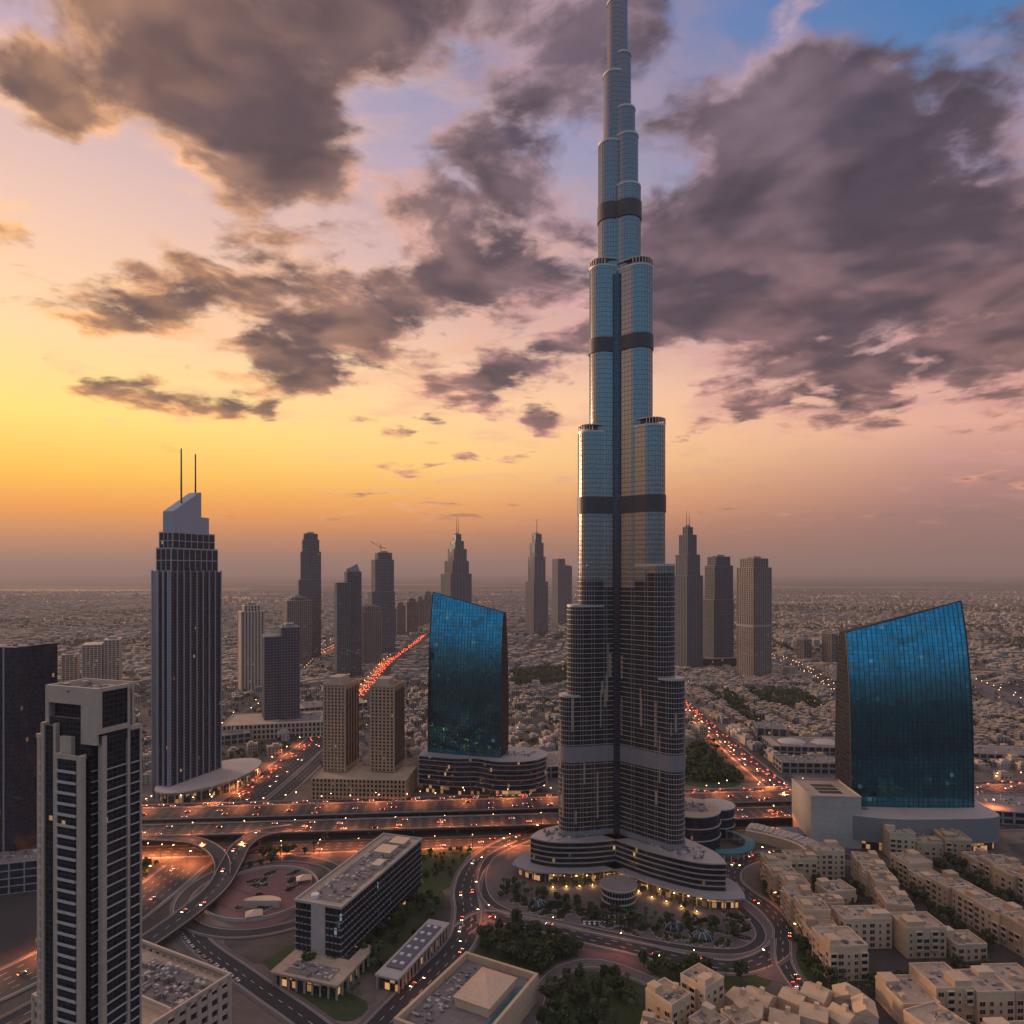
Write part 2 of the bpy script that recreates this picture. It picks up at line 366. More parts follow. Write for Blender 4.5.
M['glass_dark'] = glass('dark_glass', (.02, .024, .03), 2, 2, lit=.003, lits=.25, spec=.22, rough=.1)
M['glass_navy'] = glass('navy_glass', (.016, .026, .045), 2.4, 3.8, lit=.004, lits=.2, spec=.16, linecol=(.025, .03, .04))
M['glass_win'] = glass('window_glass', (.02, .02, .024), 1.6, 3.4, lit=.02, lits=.3, spec=.4, line=.05, fl=.02)
M['glass_office'] = glass('office_glass', (.015, .026, .034), 2.0, 4.6, lit=.01, lits=.2, spec=.4, litcol=(.6, .9, 1.), line=.06, fl=.05)
M['glass_shop'] = glass('shop_glass', (.04, .035, .03), 3.5, 4.5, lit=.3, lits=.5, litcol=(1, .5, .2))
M['lampglow'] = emit('lamp_glow', (1, .55, .2), 30)
M['warmwin'] = emit('lit_window', (1, .62, .3), 1.6)
M['head'] = emit('headlight_glow', (1, .72, .4), 9)
M['tail'] = emit('taillight_glow', (1, .09, .025), 14)
M['speck'] = emit('lamp_speck', (1, .5, .2), 14)
M['car_glass'] = plain('car_glass', (.02, .022, .025), .08, .1, 1, 0, .8)
for nm, c in (('white', (.72, .7, .68)), ('silver', (.4, .4, .41)), ('black', (.02, .02, .022)), ('red', (.4, .03, .025)), ('sand', (.42, .34, .25))):
    M['paint_'+nm] = plain(nm+'_car_paint', c, .25, .03, 1., .1, .5)
# ================================================================ setting: ground, water, haze
def ground_material():
    m, k, p = mat('city_ground')
    g = k.n('ShaderNodeNewGeometry').outputs['Position']
    x, y, _ = k.sep(g)
    vor = k.n('ShaderNodeTexVoronoi', feature='F1', distance='CHEBYCHEV'); k.put(vor.inputs['Vector'], g); vor.inputs['Scale'].default_value = .011; vor.inputs['Randomness'].default_value = .8
    parcel = k.math('FRACT', k.math('MULTIPLY', k.sep(vor.outputs['Color'])[0], 7.0))
    n1 = k.noise(g, .0016, 6, .6); n2 = k.noise(g, .03, 5, .65); n3 = k.noise(k.vmath('MULTIPLY', g, (.35, 1., 1.)), .0005, 5, .6)
    c = k.mix(parcel, (.075, .064, .058), (.19, .15, .125))
    c = k.mix(k.rng(n1, .5, .62, smooth=True), c, (.12, .1, .075))
    c = k.mix(k.rng(n3, .52, .6, smooth=True), c, (.36, .27, .2))
    c = k.mix(k.rng(n3, .42, .34, smooth=True), c, (.08, .07, .06))
    c = k.vmath('SCALE', c, scale=k.rng(n2, .3, .7, .6, 1.4))
    k.put(p.inputs['Base Color'], c); p.inputs['Roughness'].default_value = .9; p.inputs['Specular IOR Level'].default_value = .15
    return m
mb = MB(); S = 52000
mb.face([(-S, -9000, 0), (S, -9000, 0), (S, S, 0), (-S, S, 0)])
tag(mb.build('ground', ground_material()), 'flat sandy city ground reaching to the hazy horizon', kind='structure')
mb = MB(); mb.face([(-6000, -8000, .02), (6000, -8000, .02), (6000, 290, .02), (-6000, 290, .02)])  # unseen dark sheet, added so the glass facades mirror something dark
tag(mb.build('reflection_darkener', plain('reflection_darkener', (.035, .036, .026), .95, .5, .02)), 'unseen dark sheet added below and behind the viewpoint to darken glass reflections', kind='structure')
wm, k, p = mat('creek_water'); p.inputs['Base Color'].default_value = (.03, .035, .04, 1); p.inputs['Roughness'].default_value = .12
for pts in ([(-3100, 6000), (-2300, 5600), (-1300, 5750), (-500, 5500), (-100, 5650), (-300, 6100), (-1200, 6600), (-2200, 6500), (-3300, 7200)],
            [(2200, 7200), (3300, 6700), (5200, 6900), (5400, 7300), (3800, 7500), (2500, 7700)], [(-9500, 9200), (-6500, 8800), (-3900, 9300), (-4200, 9800), (-8000, 10100)]):
    mb = MB(); P = smooth_path(pts+[pts[0]], 120)[:-1]
    mb.face([(x, y, .5) for x, y, _ in P]); tag(mb.build('water', wm), 'pale creek water far out on the plain', kind='structure')
HAZE_DENSITY = 6.2e-5
hm = bpy.data.materials.new('haze'); hm.use_nodes = True; t = hm.node_tree; t.nodes.clear()
pv = t.nodes.new('ShaderNodeVolumePrincipled'); ho = t.nodes.new('ShaderNodeOutputMaterial'); t.links.new(pv.outputs[0], ho.inputs['Volume'])
pv.inputs['Color'].default_value = (.6, .5, .5, 1); pv.inputs['Density'].default_value = HAZE_DENSITY; pv.inputs['Anisotropy'].default_value = .1
mb = MB(); mb.box(-S-500, S+500, -9500, S+500, -1, 860)
tag(mb.build('haze', hm), 'warm dusk haze over the whole city', kind='stuff')
# ================================================================ the supertall tower
def tower_glass(name, col, metal, rough, fl, line, linecol, bay=1.4):
    return glass(name, col, bay, fl, .14 if bay < 5 else 0., .0, (1, .6, .3), .0, rough, metal, .5, linecol, .05 if bay < 5 else 0., line, 1.5, .002 if bay < 5 else 0.)
M['tower_steel'] = tower_glass('tower_bright_cladding', (.26, .245, .235), .88, .24, 4.0, .12, (.2, .19, .185), 600.)
M['tower_glass'] = tower_glass('tower_dark_glass', (.014, .016, .022), .1, .1, 4.0, .1, (.04, .04, .042))
M['tower_band'] = plain('mechanical_band', (.09, .075, .075), .5, .1, .3, .3)
M['tower_band_pale'] = plain('pale_mechanical_band', (.3, .27, .27), .5, .12, .3, .4)
M['rib'] = plain('bright_steel_rib', (.52, .5, .48), .32, .08, .4, .6)
M['ledge'] = plain('balcony_ledge', (.6, .51, .45), .5, .1, .3, .5)
TX, TY = G(620, 866)
TY += 6
tower = thing('supertall_tower', 'immensely tall stepped silver skyscraper with rounded wings rising past the top of the view', 'skyscraper', (TX, TY, 0))
AL, AR, AB = R(195), R(-46), R(75)
wings = {'l': (AL, [(44, 146, 9.4), (36, 221, 10.2), (26, 367, 10.4), (15, 507, 11), (8, 614, 10), (4.5, 674, 9), (2.5, 736, 7.6)]),
         'r': (AR, [(53, 164, 9.6), (43, 255, 10.4), (33.5, 369, 10.6), (20.5, 503, 11.2), (9.5, 575, 10.5), (9, 618, 9), (6.5, 642, 8.5), (4, 690, 7)]),
         'b': (AB, [(60, 118, 12), (50, 192, 11.5), (38, 310, 11), (26, 450, 11), (14, 560, 10.5), (8, 600, 9.5), (4, 700, 7)])}
def outset(ang, r, w, d): return capsule(ang, r, w+d, 16)
for key, (ang, tiers) in wings.items():
    zs = 40.0; gl = MB(); fi = MB()
    for i, (r, zt, w) in enumerate(tiers):
        le = MB(); zb = 30 if i < 4 else tiers[max(0, i-3)][1]-30
        # lower storeys: dark glass behind strong balcony ledges; upper ones: bright cladding with thin joints
        zl = min(zt, 255-6*i)
        if zl > zb: gl.prism(capsule(ang, r, w, 18), zb, zl, 0, 2)
        if zt > zl: gl.prism(capsule(ang, r, w, 18), max(zl, zb), zt, 1, 2)
        lo = max(zb, 30)
        z = lo+4
        while z < zt-2:
            q = .75 if z < 235 else max(.16, .75-(z-235)/60)
            th = .42 if z < 235 else .3
            if z < 330:
                le.prism(outset(ang, r, w, q*.8), z, z+th, 0, None, True)
            z += 4.0 if z < 330 else 8.0
        if le.v: le.build('ledge_trim', M['ledge'], tower)
        le = MB()
        # parapet rail of each terrace
        le.prism(outset(ang, r, w, .35), zt-.2, zt+1.6, 0)
        n = 13
        for t in np.linspace(-1.35, 1.35, n):
            c, q = math.cos(ang), math.sin(ang); x = r+(w+.3)*math.cos(t); y = (w+.3)*math.sin(t)
            if i in (2, 3): le.obox(c*x-q*y, q*x+c*y, zt+1.6, zt+6.5, .5, .5, ang)
        if i in (2, 3):
            le.prism(outset(ang, r, w, .45), zt+6.0, zt+6.6, 0, None, True); gl.prism(capsule(ang, r-5, w-2.5, 12), zt, zt+5.0, 0, 2)
        else: gl.prism(capsule(ang, max(r-6, .5), w-3.5, 12), zt, zt+3.2, 0, 2)
        le.build('parapet_rail', M['ledge'], tower)
        # fine vertical steel fins
        if i < 5:
            for t in np.linspace(-1.5, 1.5, 15):
                c, q = math.cos(ang), math.sin(ang); x = r+(w+.12)*math.cos(t); y = (w+.12)*math.sin(t)
                fi.obox(c*x-q*y, q*x+c*y, lo, zt, .4, .22, ang+t)
        if i < 5:
            for u_ in np.arange(8, r, 3.2):
                for sg in (-1, 1):
                    c, q = math.cos(ang), math.sin(ang); y = sg*(w+.08); fi.obox(c*u_-q*y, q*u_+c*y, max(lo, 255), max(zt, 256), .22, .4, ang)
    gl.build('wing', [M['tower_glass'], M['tower_steel'], M['roof_grey']], tower)
    fi.build('fin', M['rib'], tower)
# mechanical bands wrap every wing that is still standing at that height
for zb, zt, mm in ((31, 35, 'tower_band_pale'), (92, 105, 'tower_band_pale'), (299, 313, 'tower_band'), (435, 447, 'tower_band'), (548, 562, 'tower_band')):
    b = MB()
    for ang, tiers in wings.values():
        ok = [t for t in tiers if t[1] > zt]
        for i_, (r, _, w) in enumerate(ok): b.prism(outset(ang, r, w, (1.05 if mm == 'tower_band' else .85)+.02*i_), zb-.05*i_, zt+.05*i_, 0, None, True)
    b.build('mechanical_band', M[mm], tower)
# extra set-back ribs of grey cladding panels on the lower storeys
PANM = plain('bronze_panel', (.5, .34, .25), .45, .15, .4, .35)
rr = random.Random(3)
for ang, tiers in list(wings.values())[:2]:
    for (r, zt, w) in tiers[:3]:
        for _ in range(16):
            pan = MB()
            t = rr.uniform(-1.5, 1.5); z = rr.uniform(40, min(zt, 190)-20); h = rr.uniform(8, 40); pw_ = rr.uniform(1.0, 2.6)
            c, q = math.cos(ang), math.sin(ang)
            if rr.random() < .5: x, y = r+(w+.25)*math.cos(t), (w+.25)*math.sin(t); a = ang+t
            else: x, y = rr.uniform(8, r), rr.choice((-1, 1))*(w+.25); a = ang+math.pi/2
            pan.obox(c*x-q*y, q*x+c*y, z, max(z+4, min(z+h, zt-3)), .7, pw_, a)
            for z_ in np.arange(z, min(z+h, zt-4), 4.0): pan.obox(c*x-q*y, q*x+c*y, z_+.4, z_+3.2, 1.1, pw_*.8, a)
            pan.build('cladding_panel', PANM, tower)

nose = MB(); nv = R(254.5); c_, q_ = math.cos(nv), math.sin(nv)
for x, hw, z1 in ((15.6, 2.6, 500), (16.4, 1.0, 498)): nose.prism([(c_*a-q_*b, q_*a+c_*b) for a, b in ((2, -hw), (x, -hw), (x, hw), (2, hw))], 12, z1, 0, 1)
nose.build('central_spine', [glass('spine_glass', (.02, .03, .05), 1.2, 4, .2, 0, (1, .6, .3), 0, .1, .3, .9, (.02, .022, .03), .2, .12), M['roof_grey']], tower)
core = MB(); core.prism(ellipse(0, 0, 13, 13, 18), 0, 560, 0, 1); core.prism(ellipse(0, 0, 7.4, 7.4, 20), 560, 764, 0, 1); core.prism(ellipse(0, 0, 5.6, 5.6, 16), 764, 782, 0, 1)
core.build('core', [M['tower_steel'], M['roof_grey']], tower)
sp = MB(); sp.cyl(0, 0, 782, 800, 3, 2.2, 14); sp.cyl(0, 0, 800, 828, 1.8, .5, 14); sp.build('spire', M['steel'], tower)
# stepped podium along each wing
def podium_plan(ang, r, w, tip):
    c, q = math.cos(ang), math.sin(ang)
    P = [(0, -w), (r*.45, -w), (r*.72, -w*.92), (r+tip*.35, -w*.62), (r+tip*1.08, -w*.1), (r+tip*1.08, w*.1), (r+tip*.35, w*.62), (r*.72, w*.92), (r*.45, w), (0, w)]
    P = [(x, y, 0) for x, y in P]; S_ = smooth_path(P, 3.0)
    return [(c*x-q*y, q*x+c*y) for x, y, _ in S_]
M['podium_glass'] = glass('podium_glass', (.012, .016, .022), 2.2, 4.2, .05, .012, (1, .55, .25), .4, .08, .0, .5)
for ang, r, w, tip in ((AL, 58, 22, 18), (AR, 74, 22, 22), (AB, 70, 22, 20)):
    b = MB(); s_ = MB(); t_ = MB()
    b.prism(podium_plan(ang, r, w, tip), 9, 30, 0, 1)
    for z in (13, 17.2, 21.4, 25.6, 29.8): s_.prism(podium_plan(ang, r+.7, w+.8, tip), z-.45, z+.45, 0, None, True)
    b.prism(podium_plan(ang, r+10, w+5, tip), 0, 8.2, 2, 1)
    t_.prism(podium_plan(ang, r+16, w+8, tip), 8.2, 9.4, 0, 0, True)
    c, q = math.cos(ang), math.sin(ang)
    cmk = MB(); cmk.obox(0, 0, 0, 8.2, .8, .8, 0, 0); cmk = cmk.mesh('column', [M['fin']])
    for P in podium_plan(ang, r+10.4, w+5.4, tip)[::3]: link('column', cmk, tower, (P[0], P[1], 0), ang)
    b.build('podium', [M['podium_glass'], M['roof_tan'], M['glass_shop']], tower)
    s_.build('podium_ledge', M['fin'], tower); t_.build('canopy', M['concrete'], tower)
    rf = MB()
    for _ in range(90):
        u, v_ = rr.uniform(r*.55, r+tip*.45), rr.uniform(-w*.55, w*.55)
        rf.obox(c*u-q*v_, q*u+c*v_, 30, 30+rr.uniform(.6, 2.4), rr.uniform(.8, 2.6), rr.uniform(.8, 2.6), rr.uniform(0, 3), rr.choice((0, 1)))
    rf.build('roof_plant', [M['pale_concrete'], M['roof_grey']], tower)
# ================================================================ nearer buildings
def children_of(o): return [c for c in bpy.data.objects if c.parent == o]
def copies(name, me, spots, parent, limit=100):
    """one child per spot (x, y, z, rz, sx); past the limit the rest go into one mesh"""
    for s in spots[:limit]:
        o = link(name, me, parent, s[:3], s[3])
        if len(s) > 4: o.scale = s[4] if isinstance(s[4], tuple) else (s[4], 1, 1)
    rest = spots[limit:]
    if rest:
        V, F, MI = [], [], []
        base = [v.co.copy() for v in me.vertices]
        for s in rest:
            sx = s[4] if len(s) > 4 else (1, 1, 1)
            if not isinstance(sx, tuple): sx = (sx, 1, 1)
            c, q = math.cos(s[3]), math.sin(s[3]); b = len(V)
            V += [(s[0]+c*v.x*sx[0]-q*v.y*sx[1], s[1]+q*v.x*sx[0]+c*v.y*sx[1], s[2]+v.z*sx[2]) for v in base]
            F += [tuple(b+i for i in p.vertices) for p in me.polygons]; MI += [p.material_index for p in me.polygons]
        m2 = bpy.data.meshes.new(name); m2.from_pydata(V, [], F)
        for mm in me.materials: m2.materials.append(mm)
        m2.polygons.foreach_set('material_index', MI); m2.update(); link(name, m2, parent, kind='stuff')
def plant_mesh(name, seed, lx, ly, n, hmax=2.6):
    """clutter on a roof: ducts, tanks and air handlers"""
    r = random.Random(seed); b = MB(); b.box(-lx/2-.5, lx/2+.5, -ly/2-.5, ly/2+.5, .02, .14, 1)
    for _ in range(n):
        x, y = r.uniform(-lx/2, lx/2), r.uniform(-ly/2, ly/2); h = r.uniform(.5, hmax); t = r.random(); m = r.choice((0, 0, 1, 2))
        if t < .7: b.obox(x, y, 0, h, r.uniform(.8, 4), r.uniform(.8, 2.4), r.choice((0, math.pi/2)), m)
        elif t < .85: b.cyl(x, y, 0, h, r.uniform(.5, 1.3), None, 10, m)
        else: b.obox(x, y, .2, .8, r.uniform(4, 9), .7, r.choice((0, math.pi/2)), m)
    return b.mesh(name, [M['pale_concrete'], M['roof_grey'], M['steel']])

# ---- near tower with beige frame, bottom left
A_ = R(-20)
nt_ = thing('apartment_tower', 'tall dark tower framed in beige stone with pale balcony ledges, closest to the viewer', 'tower', (-153.6, 251, 0), A_)
g = MB(); w = MB()
g.box(-26, -2.8, 1, 16, 0, 195, 0, 1); g.box(-2.8, 0, 4.4, 14.02, 0, 189, 0, 1); g.box(-32.5, -26, 2.5, 13, 0, 186, 0, 1); g.box(-15.4, -5, -2.5, 1, 0, 181, 0, 1); g.box(-24.8, -19.5, -.5, 1, 0, 192, 0, 1)
g.box(-3, 1, 14.5, 18.6, 0, 189, 0, 1); g.box(-.5, .6, 2.7, 13.5, 186, 205.5, 0, 1)
g.build('glazing', [M['glass_dark'], M['roof_grey']], nt_)
# stone piers
for (x0, x1, y0, y1, z1) in ((-5.2, -2.9, -2.9, -1.0, 182.5), (-26.4, -24.6, -1.1, .9, 193), (-19.8, -18.4, -1.0, .5, 193), (-16.9, -15.2, -2.9, .5, 182.5), (-32.9, -31.3, 2.1, 4, 187.5), (-1.3, .95, 2.7, 4.5, 189), (-.3, 1.0, 13.45, 14.48, 207), (-.2, 1.5, 18.61, 19.4, 190)):
    w = MB(); w.box(x0, x1, y0, y1, 0, z1, 0); w.build('stone_pier', M['beige'], nt_)
# crown: a stone box with a deep opening in its long face and dark glass on the short one
w = MB(); w.box(-26.2, .3, .6, 1.6, 200.5, 207, 0); w.box(-26.2, -24.4, .59, 1.61, 191, 200.5, 0); w.box(-7.5, .3, .59, 1.61, 186, 200.5, 0); w.box(-26.2, -19, .7, 1.5, 186, 191.6, 0)
w.box(-26.2, -25.2, 1.6, 15.5, 191, 207, 0); w.box(-26.2, 1.0, 15.5, 16.3, 186, 207.4, 0); w.box(-.1, .9, .61, 2.6, 190, 207.03, 0); w.box(-.15, 1.05, 2.6, 13.4, 205.6, 207, 0); w.box(-.1, 1.0, 2.6, 13.4, 190, 192, 0)
w.build('crown', M['beige'], nt_)
w = MB(); w.box(-25.2, -.1, 1.6, 15.5, 204.2, 204.8, 0); w.build('roof', M['roof_tan'], nt_)
o = link('roof_plant', plant_mesh('roof_plant', 4, 20, 10, 26, 2.2), nt_, (-13, 8.5, 204.8))
w = MB(); w.box(-24.4, -7.5, 3.2, 3.6, 191, 200.4, 0); w.build('crown_glazing', M['glass_dark'], nt_)
w = MB(); w.box(-16.5, -10.5, -.9, .7, 181, 188.5, 0, 1); w.build('terrace_wall', [M['beige'], M['roof_tan']], nt_)
w = MB(); w.box(-15.1, -5.25, -2.95, -2.3, 180.9, 182.6, 0); w.build('parapet', M['beige'], nt_); w = MB(); w.box(-5.1, -4.4, -2.29, .5, 180.9, 182.55, 0); w.build('parapet', M['beige'], nt_); w = MB(); w.box(-33, -25.8, 1.8, 2.6, 186, 187.6, 0); w.build('parapet', M['beige'], nt_); w = MB(); w.box(-3, 1.4, 14.3, 15.2, 188.8, 190.6, 0); w.box(.5, 1.4, 15.2, 19, 188.8, 190.6, 0); w.build('parapet', M['beige'], nt_)
def ledge_mesh(nm, L, dpt, h, up=.55):
    b = MB(); b.box(-L/2, L/2, -dpt, 0, 0, h, 0); b.box(-L/2, L/2, -dpt-.05, -dpt+.12, h, h+up, 0); return b.mesh(nm, [M['white_ledge']])
M['white_ledge'] = plain('painted_balcony_edge', (.6, .53, .48), .7, .15, .6)
m1 = ledge_mesh('balcony', 9.8, .9, .5); m2 = ledge_mesh('balcony', 5.2, 1.0, .5); m3 = ledge_mesh('balcony', 8.8, .7, .3, .12); m4 = ledge_mesh('balcony', 3.6, .7, .3, .12); m5 = ledge_mesh('balcony', 3.2, .5, .22, .1)
fl = [176-4*i for i in range(44)]
copies('balcony', m1, [(-10.2, -2.5, z, 0) for z in fl], nt_, 24); copies('balcony', m2, [(-28.6, 2.5, z, 0) for z in fl], nt_, 23)
copies('balcony', m3, [(0, 9.0, z, math.pi/2) for z in fl], nt_, 24); copies('balcony', m4, [(1.0, 16.4, z, math.pi/2) for z in fl], nt_, 14); copies('balcony', m5, [(-2.8, 2.6, z, math.pi/2) for z in fl], nt_, 15)
b = MB()
for z in fl: b.box(-15.1, -5.25, -2.56, -2.4, z+2.4, z+2.7, 0)
b.build('window_rail', M['dark_metal'], nt_)

# ---- dark tower at the left edge
a0 = G(0, 905); dk = thing('office_tower', 'dark blue glass tower with pale vertical ribs and a flat grey crown', 'tower', (-424, 560, 0), R(-14))
g = MB(); g.box(-60, 0, 0, 40, 0, 176, 0, 1); g.box(0, 24, -3, 36, 0, 189, 0, 1); g.box(-61, .0, -.5, 40.5, 176, 186, 2, 1); g.build('glazing', [M['glass_navy'], M['roof_grey'], M['cladding']], dk)
for x in (-44, -29, -14.5): b = MB(); b.box(x-.6, x+.6, -1.1, 0, 0, 176, 0); b.build('rib', M['fin'], dk)
for x in (.6, 8, 13.5): b = MB(); b.box(x-.55, x+.55, -4, -3, 0, 189.6, 0); b.build('rib', M['fin'], dk)
b = MB()
for z in range(6, 176, 4): b.box(-59.8, -.1, -.62, 0, z, z+.5, 0)
b.build('floor_band', M['dark_metal'], dk)
o = link('roof_plant', plant_mesh('roof_plant', 8, 18, 24, 16, 3), dk, (12, 18, 189))
pb = thing('podium_building', 'low glazed podium block below the dark blue tower', 'building', (-392, 530, 0), R(18))
b = MB(); b.box(-60, 22, 0, 26, 0, 24, 0, 1); b.build('glazing', [M['glass_navy'], M['roof_grey']], pb)
b = MB(); lattice(b, 82, 26, 0, 24, 8, 3, 4, .9, .8, .8, 0, -19, 13); b.build('frame', M['cladding'], pb)
o = link('roof_plant', plant_mesh('roof_plant', 81, 70, 20, 40, 2.4), pb, (-19, 13, 24))

M['blue_fin'] = plain('blue_grey_fin', (.34, .37, .43), .45, .1, .4, .2); M['glass_blue'] = glass('blue_black_glass', (.012, .018, .032), 2.4, 3.6, lit=.006, lits=.3, spec=.2, linecol=(.02, .026, .038))
# ---- stepped hotel tower with two masts
hd = math.atan2(26, 75)
ht = thing('hotel_tower', 'tall stepped hotel tower with pale vertical fins, curved crown and twin masts', 'tower', (-377, 752, 0), R(-19.5))
# local: x to the left is the short face, y runs along the long face
Lx, Ly = 24., 76.
g = MB(); g.box(-Lx, 0, 0, Ly, 0, 250, 0, 1); g.box(-Lx+2.5, -1, 3, Ly-4, 250, 276, 0, 1); g.box(-Lx+3.5, -2, 6, Ly-8, 276, 294, 0, 1); g.build('glazing', [M['glass_blue'], M['roof_grey']], ht)
sp_ = [(-.0, y) for y in np.linspace(0, Ly, 9)]
for y in np.linspace(0, Ly, 9): b = MB(); b.box(0, 1.6, y-.55, y+.55, 0, 252, 0); b.build('fin', M['blue_fin'], ht)
for x in (-Lx, -Lx*.66, -Lx*.33, -.9): b = MB(); b.box(x-.9, x+.9, -1.6, 0, 0, 252, 0); b.build('fin', M['blue_fin'], ht)
b = MB(); b.box(-Lx+.2, -Lx*.7, -1.2, 0, 0, 251, 0); b.build('end_panel', M['steel'], ht)
bal = MB(); bal.box(-3.4, .2, -1.0, 0, 0, .3, 0); bal.box(-3.4, .2, -1.0, -.88, .3, .95, 0); bm_ = bal.mesh('balcony', [plain('balcony_slab', (.09, .1, .12), .7, .1)])
fls = [246-3.6*i for i in range(66)]; ys = np.linspace(0, Ly, 9)
copies('balcony', bm_, [(0, (ys[i]+ys[i+1])/2, z, math.pi/2) for z in fls for i in range(8)], ht, 100)
b = MB()
for z in fls: b.box(-Lx, -.1, -.5, 0, z, z+.6, 0)
b.build('floor_band', M['dark_metal'], ht)
b = MB(); lattice(b, Lx-3.5, Ly-7, 250, 276, 3, 8, 2, .9, 1.0, .7, 0, -Lx/2+.75, Ly/2-.5); lattice(b, Lx-5.5, Ly-14, 276, 294, 3, 7, 2, .8, .9, .7, 0, -Lx/2+.75, Ly/2-1); b.box(-Lx+2, -.6, 2.4, Ly-3.4, 275.8, 277, 0); b.box(-Lx+3, -1.6, 5.4, Ly-7.4, 293.5, 295, 0); b.build('setback_frame', M['blue_fin'], ht)
# crown: solid block with a quarter-round sail above
b = MB(); b.box(-Lx+5, -4, 9, Ly-14, 295, 314, 0)
cp = [(9, 314), (9, 318)]+[(9+38*math.sin(t), 318+25*math.sin(t)) for t in np.linspace(.1, 1.45, 12)]+[(50, 343), (50, 314)]
for x0, x1 in ((-Lx+5, -4),):
    F0 = [(x0, y, z) for y, z in cp]; F1 = [(x1, y, z) for y, z in cp]
    b.face(F0[::-1], 0); b.face(F1, 0)
    for i in range(len(cp)): j = (i+1) % len(cp); b.face([F0[i], F0[j], F1[j], F1[i]], 0)
b.build('crown', M['blue_fin'], ht)
for y in (26, 47): b = MB(); b.cyl(-10, y, 325, 391 if y < 40 else 388, 1.15, .8, 10, 0); b.build('mast', M['dark_metal'], ht)
# curved canopy podium
hp = thing('hotel_podium', 'curved low podium with a sweeping pale canopy and lit shopfronts round the twin-masted tower', 'building', (-352, 800, 0), R(-19.5))
b = MB(); b.prism(ellipse(0, 0, 34, 66, 44), 0, 9, 0, 1); b.build('shopfront', [M['glass_shop'], M['roof_grey']], hp)
b = MB(); b.prism(ellipse(0, 0, 39, 72, 44), 12, 13.6, 0, 0, True); b.prism(ellipse(0, 0, 36, 68, 44), 9, 12, 1); b.build('canopy', [M['pale_concrete'], M['cladding']], hp)
cm = MB(); cm.box(-.5, .5, -.5, .5, 0, 12, 0); cmm = cm.mesh('column', [M['pale_concrete']])
copies('column', cmm, [(x, y, 0, 0) for x, y in ellipse(0, 0, 37.5, 70.5, 36)], hp)

